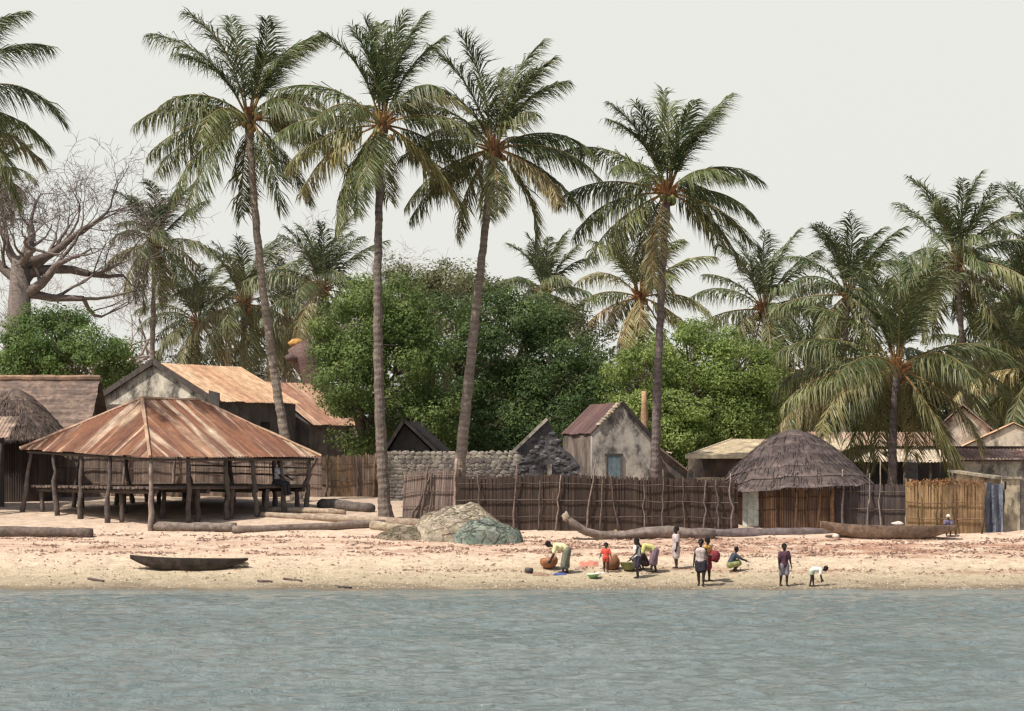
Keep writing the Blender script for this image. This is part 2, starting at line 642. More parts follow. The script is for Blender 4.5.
def palm(label, base, crown, Y, ctrl=None, L=5.0, fronds=None, seed=1, r0=.25, r1=.15, haze=0.0, nl=64, tcol=(.25, .205, .17), leafL=1.55, n=28, dry=0.0, nuts=7, dY=0.0, wid=.025, group='coconut palms of the village', grounded=None):
    r = random.Random(seed)
    B = P(base[0], base[1], Y)
    B.z = ground(B.x, Y) - .15
    C = P(crown[0], crown[1], Y + dY)
    root = thing('palm_tree', (B.x, B.y, B.z + .15), label, 'palm tree', group)
    K = P(ctrl[0], ctrl[1], Y + dY * .5) if ctrl else (B + C) * .5 + Vector((r.uniform(-.3, .3), 0, 0))
    ln = (C - B).length
    m = max(30, int(ln / .13))
    pts, rad, cols = [], [], []
    hz = (.5, .5, .48)  # distance haze blended into trunk and leaf-base colours
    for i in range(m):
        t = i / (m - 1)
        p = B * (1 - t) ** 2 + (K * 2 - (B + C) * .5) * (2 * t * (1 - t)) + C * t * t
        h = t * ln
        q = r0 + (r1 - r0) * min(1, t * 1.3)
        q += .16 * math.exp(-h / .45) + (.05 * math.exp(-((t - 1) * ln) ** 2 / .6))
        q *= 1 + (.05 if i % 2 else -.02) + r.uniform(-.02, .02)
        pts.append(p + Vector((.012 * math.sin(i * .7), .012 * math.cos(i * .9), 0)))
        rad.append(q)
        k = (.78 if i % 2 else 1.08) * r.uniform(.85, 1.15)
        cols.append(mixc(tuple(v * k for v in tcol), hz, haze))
    mb = MB()
    mb.tube(pts, rad, 12, cols, wob=.12, seed=seed)
    mb.build('trunk', M['bark'], root)
    # woven leaf bases at the heart
    mb = MB()
    for i in range(16):
        a = i * 2.4
        e = R(r.uniform(15, 70))
        d = Vector((math.cos(a) * math.cos(e), math.sin(a) * math.cos(e), math.sin(e)))
        mb.tube([C + d * .05 + Vector((0, 0, -.15)), C + d * .35, C + d * .75], [.09, .07, .035], 5, mixc(jit((.30, .15, .07), .3, r), hz, haze), cj=.15)
    mb.ball(C, (.26, .26, .45), 8, 6, mixc((.16, .09, .05), hz, haze), .3, 2, seed)
    mb.build('leaf_bases', M['bark'], root)
    for i in range(nuts):
        a = r.uniform(0, 2 * PI)
        mb = MB()
        mb.ball(C + Vector((math.cos(a) * r.uniform(.22, .45), math.sin(a) * .35, r.uniform(-.45, -.05))), (.12, .12, .15), 8, 6, jit(r.choice([(.12, .13, .04), (.22, .12, .05), (.3, .17, .07)]), .2, r))
        mb.build('coconut', M['gourd'], root, True)
    spec = fronds if fronds else random_crown(r, n, dry)
    for (az, el, k, D, age) in spec:
        a = R(az)
        rt = C + Vector((math.cos(a) * .12, math.sin(a) * .12, .12 + .15 * max(0, math.sin(R(el)))))
        frond_mb(rt, az, el, L * k, D, age, r, nl, leafL, haze, wid).build('frond', M['frond'], root)
    return root


def leaf_cloud(lobes, n_cl, per, cr, leaf, cA, cB, seed, shell=.55):
    rg = np.random.default_rng(seed)
    cen = np.array([l[0] for l in lobes], float)
    rad = np.array([l[1] for l in lobes], float)
    wts = rad.prod(1) ** (2 / 3)
    wts /= wts.sum()
    idx = rg.choice(len(lobes), n_cl, p=wts)
    d = rg.normal(size=(n_cl, 3))
    d /= np.linalg.norm(d, axis=1)[:, None]
    rr = shell + (1.04 - shell) * rg.random(n_cl) ** .7
    rr = np.where(rg.random(n_cl) < .12, rr * 1.1, rr)
    cc = cen[idx] + d * rad[idx] * rr[:, None]
    crs = cr * rg.uniform(.55, 1.35, n_cl)
    N = n_cl * per
    ci = np.repeat(np.arange(n_cl), per)
    od = rg.normal(size=(N, 3))
    od /= np.linalg.norm(od, axis=1)[:, None]
    off = od * (.35 + .65 * rg.random((N, 1)) ** .6) * np.array([1, 1, .72])
    pos = cc[ci] + off * crs[ci][:, None]
    nrm = od * .8 + d[ci] * .3 + np.array([0, 0, .3]) + rg.normal(size=(N, 3)) * .38
    nrm /= np.linalg.norm(nrm, axis=1)[:, None]
    ax = rg.normal(size=(N, 3))
    ax -= nrm * (ax * nrm).sum(1)[:, None]
    ax /= np.linalg.norm(ax, axis=1)[:, None]
    bx = np.cross(nrm, ax)
    ll = leaf * rg.uniform(.6, 1.3, N)[:, None]
    V = np.stack([pos - ax * ll * .5, pos + bx * ll * .24 - ax * ll * .05, pos + ax * ll * .5 - nrm * ll * .1, pos - bx * ll * .24 - ax * ll * .05], 1).reshape(-1, 3)
    tc = rg.random(n_cl) ** 1.2
    col = np.array(cA)[None] * (1 - tc[ci][:, None]) + np.array(cB)[None] * tc[ci][:, None]
    col = col * rg.uniform(.75, 1.25, (N, 1))
    C = np.repeat(col, 4, axis=0)
    fs = [(4 * i, 4 * i + 1, 4 * i + 2, 4 * i + 3) for i in range(N)]
    mb = MB()
    mb.add(V, fs, C)
    return mb


def leafy_tree(name, label, base, lobes, n_cl, per, cr, leaf, cA, cB, seed, tr=.28, cat='tree', group=None, tcol=(.14, .11, .09)):
    r = random.Random(seed)
    B = Vector(base)
    B.z = ground(B.x, B.y)
    root = thing(name, B, label, cat, group)
    mb = MB()
    fork = B + Vector((r.uniform(-.3, .3), 0, 1.9))
    mb.tube([B - Vector((0, 0, .2)), B + Vector((.05, 0, .8)), fork], [tr * 1.5, tr * 1.05, tr], 9, tcol, wob=.2, seed=seed)
    for c, q in lobes:
        c = Vector(c)
        mid = fork.lerp(c, .5) + Vector((r.uniform(-.5, .5), r.uniform(-.5, .5), .3))
        mb.tube([fork - Vector((0, 0, .1)), mid, c], [tr * .7, tr * .45, tr * .18], 6, tcol, wob=.2, seed=seed + 1)
        for k in range(5):
            e = c + Vector((r.uniform(-1, 1) * q[0], r.uniform(-1, 1) * q[1], r.uniform(-.5, 1) * q[2])) * .85
            mb.tube([mid.lerp(c, .6), (mid.lerp(c, .6) + e) * .5 + Vector((0, 0, .2)), e], [tr * .25, tr * .16, .02], 5, tcol)
    mb.build('trunk', M['bark'], root, True)
    leaf_cloud(lobes, n_cl, per, cr, leaf, cA, cB, seed).build('crown', M['leaf'], root)
    return root


def bare_tree(name, label, base, hgt, tr, seed, spread=1.0, depth=6, col=(.20, .165, .165), first=None, cat='bare tree', group=None, lean=(0, 0)):
    r = random.Random(seed)
    B = Vector(base)
    root = thing(name, B, label, cat, group)
    tm, bm_ = MB(), MB()
    top = B + Vector((lean[0], lean[1], hgt))
    tm.tube([B - Vector((0, 0, .3)), B.lerp(top, .2), B.lerp(top, .6), top], [tr * 1.25, tr * 1.02, tr * .9, tr * .6], 12, col, wob=.18, seed=seed)
    tm.build('trunk', M['bark'], root, True)

    def grow(p, d, ln, rad, dep):
        pts, rads = [p], [rad]
        n = 4
        for i in range(n):
            d = (d + Vector((r.gauss(0, .2), r.gauss(0, .2), r.gauss(0, .13) + (.05 if dep > 2 else -.02)))).normalized()
            p = p + d * ln / n
            pts.append(p)
            rads.append(rad * (1 - .45 * (i + 1) / n))
        bm_.tube(pts, rads, 6 if dep > 3 else 4 if dep > 1 else 3, jit(col, .15, r), cap=False)
        if dep == 0:
            return
        k = 3 if r.random() < .55 else 2
        for j in range(k):
            q = pts[-1] if j < 2 else pts[2]
            a = Vector((r.gauss(0, 1), r.gauss(0, 1), r.gauss(0, .7))).normalized()
            nd_ = (d * .75 + a * .75 * spread).normalized()
            grow(q, nd_, ln * r.uniform(.62, .86), max(.012, rads[-1] * (.82 if j == 0 else .62)), dep - 1)
    for (az, el, ln, k) in (first or [(i * 70 + r.uniform(-20, 20), r.uniform(15, 60), hgt * .5, .5) for i in range(6)]):
        a, e = R(az), R(el)
        d = Vector((math.cos(a) * math.cos(e), math.sin(a) * math.cos(e), math.sin(e)))
        grow(top - Vector((0, 0, r.uniform(.1, .9) * hgt * .2)), d, ln, tr * k, depth)
    bm_.build('branches', M['bark'], root, True)
    return root


# ---------------------------------------------------------------- building bits
RUST = [(.205, .088, .048), (.150, .068, .042), (.25, .125, .075), (.18, .085, .055), (.33, .20, .13), (.22, .098, .054), (.40, .29, .20)]
PALE = [(.58, .38, .24), (.52, .33, .20), (.60, .42, .28), (.48, .28, .17), (.55, .36, .22)]
BROWN = [(.30, .15, .10), (.34, .19, .13), (.42, .26, .18), (.26, .13, .09)]


def corr(mb, E, a, b, Wd, H, vmax, cols, seed=0, pitch=.15, amp=.022, sheet=.85, nv=9, rows=1, streak=None):
    """corrugated sheeting: eave corner E, a along the eave, b up the slope, one column per half corrugation"""
    r = random.Random(seed)
    E, a, b = Vector(E), Vector(a).normalized(), Vector(b).normalized()
    n = a.cross(b)
    if n.z < 0:
        n = -n
    nu = int(Wd / (pitch / 4)) + 1
    shc = [[r.choice(cols) for _ in range(rows)] for _ in range(int(Wd / sheet) + 2)]
    shb = [r.uniform(-.06, .06) for _ in range(int(Wd / sheet) + 2)]
    vs, cs = [], []
    for i in range(nu):
        u = Wd * i / (nu - 1)
        k = int(u / sheet)
        vm = vmax(u)
        lo = shb[k] * .6
        for j in range(nv):
            t = j / (nv - 1)
            v = lo + (vm - lo) * t
            off = (.02 if rows > 1 and v > H * .5 else 0) + amp * math.sin(2 * PI * u / pitch) + .012 * (u / sheet - k) + .02 * noise.noise(Vector((u * .8, v * .8, seed)))
            vs.append(E + a * u + b * v + n * off)
            c = shc[k][min(rows - 1, int(v / max(.01, H) * rows))]
            w = noise.noise(Vector((u * 2.3, v * .45, seed + 5)))
            w2 = noise.noise(Vector((u * 6., v * .9, seed + 9)))
            c = mixc(c, cols[0], max(0, min(1, .15 + w * 1.1)))
            if streak:
                w3 = noise.noise(Vector((u * 2.9, v * .22, seed + 21))) + .55 * noise.noise(Vector((u * 7.3, v * .3, seed + 31)))
                c = mixc(c, streak, max(0, min(.85, (w3 - .08) * 3.6)))
                w4 = noise.noise(Vector((u * 3.7, v * .5, seed + 41)))
                c = mixc(c, (.11, .05, .038), max(0, min(.7, (w4 - .12) * 3)))
            c = tuple(q * (1 + .45 * w2) for q in c)
            cs.append(c)
    fs = [(i * nv + j, (i + 1) * nv + j, (i + 1) * nv + j + 1, i * nv + j + 1) for i in range(nu - 1) for j in range(nv - 1)]
    mb.add(vs, fs, cs)


def gabled_house(name, label, cat, B, ang, Wd, L, zl, zr, zt, roofcols, wcol, group=None, over=.25, seed=0, base=None, frontcol=None, roof_front_over=.12):
    """B: right-hand ground corner of the gable that faces the sea; ang turns its length axis from straight back"""
    u = Vector((math.cos(ang), math.sin(ang), 0))
    v = Vector((-math.sin(ang), math.cos(ang), 0))
    B = Vector(B)
    g = base if base is not None else ground(B.x, B.y) - .2
    B.z = g
    A = B - u * Wd
    root = thing(name, (B + A + v * L * 2) * .25 * 1.0 if False else ((A + B) / 2), label, cat, group)
    T = (A + B) / 2
    th = .3

    def pt(q, z):
        return Vector((q.x, q.y, z))
    mb = MB()
    mb.prism([pt(A, g), pt(B, g), pt(B, zr), pt(T, zt), pt(A, zl)], v * th, frontcol or wcol)
    mb.build('gable_wall', M['plaster'], root)
    mb = MB()
    mb.prism([pt(A + v * L, g), pt(B + v * L, g), pt(B + v * L, zr), pt(T + v * L, zt), pt(A + v * L, zl)], -v * th, wcol)
    mb.build('gable_wall', M['plaster'], root)
    for q, sg, z in ((A, 1, zl), (B, -1, zr)):
        mb = MB()
        p0, p1 = q + v * (th + .003), q + v * (L - th - .003)
        mb.prism([pt(p0, g), pt(p1, g), pt(p1, z - .05), pt(p0, z - .05)], u * sg * th, wcol)
        mb.build('side_wall', M['plaster'], root)
    mb = MB()
    for q, z, sgn in ((A, zl, -1), (B, zr, 1)):
        up = pt(T, zt + .06) - pt(q, z + .06)
        b = up.normalized()
        e = pt(q, z + .06) - b * over - v * roof_front_over
        H = up.length + over
        corr(mb, e, v, b, L + roof_front_over * 2, H, lambda uu: H, roofcols, seed + (1 if sgn > 0 else 0), nv=7)
    mb.build('roof', M['rust'], root)
    return root, u, v, A, B, T


def board(root, name, c, u, w, h, th, out, mat_, col, planks=4):
    """upright plank panel centred at c (bottom), u along, out outward normal"""
    mb = MB()
    c, u, out = Vector(c), Vector(u), Vector(out)
    pw = w / planks
    for i in range(planks):
        q = c + u * (-w / 2 + pw * (i + .5)) + out * rnd.uniform(0, .008)
        mb.bar(q, q + Vector((0, 0, h)), th, pw * .96, jit(col, .12), up=u)
    return mb.build(name, mat_, root)


def stick(p, q, r0, r1, col, k=.08, n=7, seed=0, wob=.25):
    r = random.Random(seed)
    p, q = Vector(p), Vector(q)
    L = (q - p).length
    pts, rads = [], []
    for i in range(n):
        t = i / (n - 1)
        o = Vector((r.gauss(0, 1), r.gauss(0, 1), 0)) * k * L * .3 * math.sin(PI * t)
        pts.append(p.lerp(q, t) + o)
        rads.append((r0 + (r1 - r0) * t) * r.uniform(.85, 1.15))
    mb = MB()
    mb.tube(pts, rads, 7, col, wob=wob, cj=.12, seed=seed)
    return mb


def fence(label, path, cols, posts, rails, seed, top_jag=.06, dens=34, group='reed fences along the beach', frill=0, cat='fence', postcol=(.16, .122, .10), dip=0.0, skew=0.0):
    """path: list of (x, y, z_top); reeds planted in the ground along it"""
    r = random.Random(seed)
    pts = [Vector(p) for p in path]
    cum = [0]
    for i in range(len(pts) - 1):
        cum.append(cum[-1] + (pts[i + 1].xy - pts[i].xy).length)
    tot = cum[-1]

    def at(s):
        s = max(0, min(tot, s))
        for i in range(len(pts) - 1):
            if s <= cum[i + 1] + 1e-9:
                t = (s - cum[i]) / (cum[i + 1] - cum[i])
                return pts[i].lerp(pts[i + 1], t), (pts[i + 1] - pts[i]).xy.to_3d().normalized()
        return pts[-1], (pts[-1] - pts[-2]).xy.to_3d().normalized()
    m0, _ = at(tot / 2)
    root = thing('reed_fence', (m0.x, m0.y, ground(m0.x, m0.y)), label, cat, group)
    mb = MB()
    n = int(tot * dens)
    for i in range(n):
        s = tot * (i + .5) / n
        p, d = at(s)
        nn = Vector((-d.y, d.x, 0))
        wv = .07 * noise.noise(Vector((s * .6, seed, 0)))
        g = ground(p.x, p.y) - .06
        zt = p.z + dip * noise.noise(Vector((s * .45, seed, 4))) + r.uniform(-top_jag, top_jag) + (r.uniform(0, top_jag * 2) if r.random() < .1 else 0)
        c = mixc(r.choice(cols), r.choice(cols), r.random())
        patch = 1 + .35 * noise.noise(Vector((s * .7, seed, 9)))
        c = jit(tuple(q * patch for q in c), .13, r)
        b = p + nn * (wv + r.uniform(-.006, .006))
        w = .5 / dens * r.uniform(1.2, 1.8)
        tx = d * r.uniform(-.05, .05) + d * skew
        lo, hi = Vector((b.x, b.y, g)), Vector((b.x, b.y, zt)) + tx
        mid = lo.lerp(hi, .5) + nn * r.uniform(-.006, .006)
        dw = (d + nn * r.uniform(-.25, .25)) * w * 1.25
        mb.add([lo - dw, lo + dw, mid + dw, mid - dw, hi + dw * .8, hi - dw * .8], [(0, 1, 2, 3), (3, 2, 4, 5)], [c, c, c, c, tuple(q * 1.12 for q in c), tuple(q * 1.12 for q in c)])
    k = max(6, int(tot / .3))

    def back(i, j):
        p, d = at(tot * i / k)
        nn = Vector((-d.y, d.x, 0))
        g = ground(p.x, p.y) - .06
        zt = p.z - .09 + dip * noise.noise(Vector((tot * i / k * .45, seed, 4)))
        return Vector((p.x, p.y, g + (zt - g) * j)) + nn * (.07 * noise.noise(Vector((tot * i / k * .6, seed, 0))) + (.03 if nn.y > 0 else -.03)) + d * skew * j
    mb.grid(back, k + 1, 2, tuple(q * .85 for q in cols[0]))
    if frill:
        for i in range(int(tot * 90)):
            s = r.uniform(0, tot)
            p, d = at(s)
            zt = p.z + dip * noise.noise(Vector((s * .45, seed, 4)))
            q = Vector((p.x, p.y, zt + r.uniform(-.12, .05)))
            e = q + Vector((r.uniform(-.12, .12), r.uniform(-.22, .12), r.uniform(.02, .2)))
            mb.tube([q, q.lerp(e, .5) + Vector((0, 0, .05)), e], [.012, .01, .004], 3, jit((.42, .23, .11), .25, r), cap=False)
    mb.build('reed_panel', M['reed'], root)
    for hfrac in rails:
        mb = MB()
        k = max(4, int(tot / .6))
        pp = []
        for i in range(k + 1):
            p, d = at(tot * i / k)
            nn = Vector((-d.y, d.x, 0))
            if nn.y > 0:
                nn = -nn
            g = ground(p.x, p.y)
            pp.append(Vector((p.x, p.y, g + (p.z - g) * hfrac + r.uniform(-.035, .035))) + nn * (.075 + .07 * abs(noise.noise(Vector((tot * i / k * .6, seed, 0))))))
        mb.tube(pp, [r.uniform(.017, .026) for _ in pp], 6, jit(mixc(postcol, cols[0], .4), .15, r))
        mb.build('rail', M['wood'], root)
    for (s, extra, lean, rr, c) in posts:
        p, d = at(s)
        nn = Vector((-d.y, d.x, 0))
        if nn.y > 0:
            nn = -nn
        g = ground(p.x, p.y) - .1
        b = Vector((p.x, p.y, g)) + nn * .16
        t = Vector((p.x, p.y, p.z + extra)) + nn * .13 + d * lean
        stick(b, t, rr * 1.2, rr * .75, c or postcol, .055, 8, r.randrange(9999)).build('post', M['wood'], root, True)
    return root


# ---------------------------------------------------------------- people
def remesh(mb, vox, sm=3):
    me = bpy.data.meshes.new('tmp')
    me.from_pydata(np.concatenate(mb.v).tolist(), [], mb.f)
    ob = bpy.data.objects.new('tmp', me)
    COL.objects.link(ob)
    m = ob.modifiers.new('r', 'REMESH')
    m.mode = 'VOXEL'
    m.voxel_size = vox
    s = ob.modifiers.new('s', 'SMOOTH')
    s.factor = .5
    s.iterations = sm
    dg = bpy.context.evaluated_depsgraph_get()
    dg.update()
    out = bpy.data.meshes.new_from_object(ob.evaluated_get(dg))
    bpy.data.objects.remove(ob)
    bpy.data.meshes.remove(me)
    return out


def limb(mb, pts, rads, flat=None):
    for i in range(len(pts) - 1):
        mb.tube([pts[i], pts[i + 1]], [rads[i], rads[i + 1]], 10, (.1, .1, .1))
    for p, r_ in zip(pts, rads):
        mb.ball(p, r_, 10, 8)


def person(label, loc, H, face, torso=2, legs=((4, 6), (-4, 4)), arms=((8, 8, 15), (-4, 8, 12)), head=0, skin=(.035, .02, .015), clothes=(), hs=1.0, sit=None, hair=True, sway=0.0, group='people on the beach'):
    """face: heading in degrees; angles forward-positive; legs (thigh, knee), arms (swing, spread, elbow)"""
    fw = Vector((math.cos(R(face)), math.sin(R(face)), 0))
    sd = Vector((-fw.y, fw.x, 0))
    up = Vector((0, 0, 1))
    D = lambda a: (fw * math.sin(R(a)) - up * math.cos(R(a)))
    U = lambda a: (fw * math.sin(R(a)) + up * math.cos(R(a)))
    pel = Vector((0, 0, 0))
    hips, knees, ankles, toes = [], [], [], []
    for (th, kn), s in zip(legs, (1, -1)):
        hp = pel + sd * s * .055 * H
        k = hp + D(th) * .245 * H + sd * s * .012 * H
        an = k + D(th - kn) * .235 * H
        hips.append(hp)
        knees.append(k)
        ankles.append(an)
        toes.append(an + fw * .105 * H - up * .022 * H)
    drop = min(a.z for a in ankles) - .036 * H if sit is None else -sit
    base = Vector(loc)
    off = base - Vector((0, 0, drop))
    pel = pel + off
    hips, knees, ankles, toes = [[p + off for p in q] for q in (hips, knees, ankles, toes)]
    tl = U(torso)
    side_lean = sd * sway
    belly = pel + (U(torso * .6)) * .11 * H
    chest = pel + U(torso * .6) * .11 * H + tl * .15 * H + side_lean * .1
    sh_c = chest + tl * .04 * H
    neck = chest + tl * .085 * H
    hd_dir = U(torso * .75 + head)
    hd = neck + hd_dir * (.05 + .06 * hs) * H
    hfw = (fw * math.cos(R(torso * .75 + head)) - up * math.sin(R(torso * .75 + head)))
    mb = MB()
    limb(mb, [pel + U(torso * .4) * -.01 * H, belly, chest], [.078 * H, .07 * H, .08 * H])
    for s in (1, -1):
        limb(mb, [pel + sd * s * .03 * H, belly + sd * s * .03 * H, chest + sd * s * .045 * H], [.07 * H, .058 * H, .066 * H])
    limb(mb, [sh_c, neck, hd - hd_dir * .04 * H], [.05 * H, .032 * H, .03 * H])
    hr = .066 * hs * H
    mb.ball(hd, (hr * .86, hr * .86, hr), 14, 10)
    mb.ball(hd + hd_dir * hr * .15 - hfw * hr * .2, hr * .9, 12, 9)
    mb.ball(hd - hd_dir * hr * .5 + hfw * hr * .35, hr * .55, 10, 8)             # jaw
    mb.ball(hd + hfw * hr * .93 - hd_dir * hr * .12, hr * .17, 8, 6)              # nose
    mb.ball(hd + hfw * hr * .82 - hd_dir * hr * .48, (hr * .2, hr * .2, hr * .13), 8, 6)   # lips
    for s in (1, -1):
        mb.ball(hd + sd * s * hr * .9 - hd_dir * hr * .1, hr * .2, 8, 6)
        mb.ball(hd + hfw * hr * .72 + sd * s * hr * .33 + hd_dir * hr * .18, hr * .16, 8, 6)
    for i in range(2):
        limb(mb, [hips[i], hips[i].lerp(knees[i], .35), knees[i]], [.072 * H, .062 * H, .04 * H])
        limb(mb, [knees[i], knees[i].lerp(ankles[i], .3), ankles[i]], [.04 * H, .037 * H, .023 * H])
        limb(mb, [ankles[i] - fw * .02 * H - up * .012 * H, ankles[i].lerp(toes[i], .6), toes[i]], [.024 * H, .022 * H, .014 * H])
    shs, els, wrs = [], [], []
    for (sw, spd, eb), s in zip(arms, (1, -1)):
        sh = sh_c + sd * s * .105 * H
        dd = (D(sw) * math.cos(R(spd)) + sd * s * math.sin(R(spd))).normalized()
        el = sh + dd * .165 * H
        d2 = (D(sw + eb) * math.cos(R(spd * .4)) + sd * s * math.sin(R(spd * .4))).normalized()
        wr = el + d2 * .145 * H
        shs.append(sh)
        els.append(el)
        wrs.append(wr)
        limb(mb, [sh_c + sd * s * .05 * H, sh], [.05 * H, .04 * H])
        limb(mb, [sh, el], [.036 * H, .026 * H])
        limb(mb, [el, el.lerp(wr, .3), wr], [.026 * H, .027 * H, .017 * H])
        pc = wr + d2 * .045 * H
        limb(mb, [wr, pc], [.017 * H, .02 * H])
        for k in range(4):
            o = fw * ((k - 1.5) * .0125 * H)
            f0 = pc + o + d2 * .01 * H
            fl = (.045, .052, .049, .038)[k] * H
            d3 = (d2 - sd * s * .25).normalized()
            limb(mb, [f0, f0 + d2 * fl * .5, f0 + d2 * fl * .5 + d3 * fl * .5], [.0075 * H, .007 * H, .006 * H])
        t0 = wr + d2 * .02 * H + fw * .014 * H
        limb(mb, [t0, t0 + (d2 * .6 + fw * .6) * .03 * H, t0 + (d2 * .9 + fw * .5) * .05 * H], [.009 * H, .008 * H, .006 * H])
    me = remesh(mb, .0085 * H, 2)
    root = bpy.data.objects.new('person', me)
    COL.objects.link(root)
    o = Vector(loc)
    for v in me.vertices:
        v.co -= o
    me.name = 'person'
    finish(me, np.tile(np.array([skin]), (len(me.vertices), 1)), M['skin'], True)
    root.location = o
    ORG[root.name] = tuple(o)
    tag(root, label, 'person', group)

    def wear(nm, m_, col, vox=.011):
        me2 = remesh(m_, vox * H, 3)
        for v in me2.vertices:
            v.co -= o
        cols = np.tile(np.array([col]), (len(me2.vertices), 1))
        finish(me2, cols, M['cloth'], True)
        ob = bpy.data.objects.new(nm, me2)
        COL.objects.link(ob)
        ob.parent = root
        ORG[ob.name] = tuple(o)

    if hair:
        hm = MB()
        hm.ball(hd + hd_dir * hr * .22 - hfw * hr * .18, (hr * 1.02, hr * 1.02, hr * 1.02), 12, 9)
        wear('hair', hm, (.012, .01, .01))
    for (kind, col, k) in clothes:
        m_ = MB()
        e = .016 * H
        if kind in ('shirt', 'vest', 'dress'):
            limb(m_, [pel + tl * .0 * H, belly, chest], [.078 * H + e, .07 * H + e, .08 * H + e])
            for s in (1, -1):
                limb(m_, [pel + sd * s * .032 * H, belly + sd * s * .03 * H, chest + sd * s * .05 * H], [.072 * H + e, .06 * H + e, .068 * H + e])
            if kind != 'vest':
                for i, s in ((0, 1), (1, -1)):
                    limb(m_, [chest + sd * s * .06 * H, shs[i], shs[i].lerp(els[i], .75)], [.058 * H + e, .04 * H + e, .033 * H + e])
        if kind in ('skirt', 'dress'):
            pts0 = [pel + tl * .03 * H]
            rads0 = [.085 * H]
            for i in range(2):
                tgt = knees[i] if k <= 1 else knees[i].lerp(ankles[i], k - 1)
                en = hips[i].lerp(knees[i], k) if k <= 1 else tgt
                ps = [pel + tl * .03 * H, hips[i]] + ([knees[i]] if k > 1 else []) + [en]
                rs = [.085 * H, .09 * H] + ([.085 * H] if k > 1 else []) + [.08 * H]
                limb(m_, ps, rs)
            mid_k = (knees[0] + knees[1]) / 2 if k <= 1 else (knees[0].lerp(ankles[0], k - 1) + knees[1].lerp(ankles[1], k - 1)) / 2
            limb(m_, [pel, mid_k if k > 1 else pel.lerp(mid_k, k)], [.1 * H, .085 * H])
        if kind in ('shorts', 'trousers'):
            limb(m_, [pel + tl * .04 * H, pel], [.085 * H, .09 * H])
            for i in range(2):
                if kind == 'shorts':
                    limb(m_, [pel + tl * .02 * H, hips[i], hips[i].lerp(knees[i], k)], [.075 * H, .085 * H, .068 * H])
                else:
                    limb(m_, [pel, hips[i], knees[i], knees[i].lerp(ankles[i], .9)], [.075 * H, .085 * H, .055 * H, .045 * H])
        if kind == 'headscarf':
            m_.ball(hd + hd_dir * hr * .3 - hfw * hr * .1, hr * 1.15, 12, 9)
        wear({'vest': 'vest'}.get(kind, kind), m_, col)
    return dict(root=root, wr=wrs, hd=hd, pel=pel, knees=knees)


def lathe_obj(name, label, cat, c, prof, col, mat_, n=18, tilt=0, az=0, group=None, rimcol=None):
    """bowl or pot: prof list of (r, z)"""
    mb = MB()
    c = Vector(c)
    ax = Vector((math.sin(tilt) * math.cos(az), math.sin(tilt) * math.sin(az), math.cos(tilt)))
    e1 = ax.cross(Vector((0, 1, 0))).normalized()
    e2 = ax.cross(e1)

    def fn(i, j):
        a = 2 * PI * i / n
        return c + (e1 * math.cos(a) + e2 * math.sin(a)) * prof[j][0] + ax * prof[j][1]
    mb.grid(fn, n, len(prof), lambda i, j: jit(rimcol if rimcol and j >= len(prof) // 2 else col, .06), True)
    return tag(mb.build(name, mat_, smooth=True), label, cat, group)


def rag(name, label, c, sx, sy, h, col, seed=0, cat='cloth', group=None):
    mb = MB()
    c = Vector(c)
    n = 12

    def fn(i, j):
        a, b = i / (n - 1) * 2 - 1, j / (n - 1) * 2 - 1
        rr = max(abs(a), abs(b))
        k = 1 + .3 * noise.noise(Vector((a * 2, b * 2, seed)))
        x, y = c.x + a * sx * k, c.y + b * sy * k
        z = ground(x, y) + .012 + h * max(0, (1 - rr * rr)) * (.65 + .8 * noise.noise(Vector((a * 2.3, b * 2.3, seed + 3))))
        return Vector((x, y, z))
    mb.grid(fn, n, n, col)
    return tag(mb.build(name, M['cloth'], smooth=True), label, cat, group)


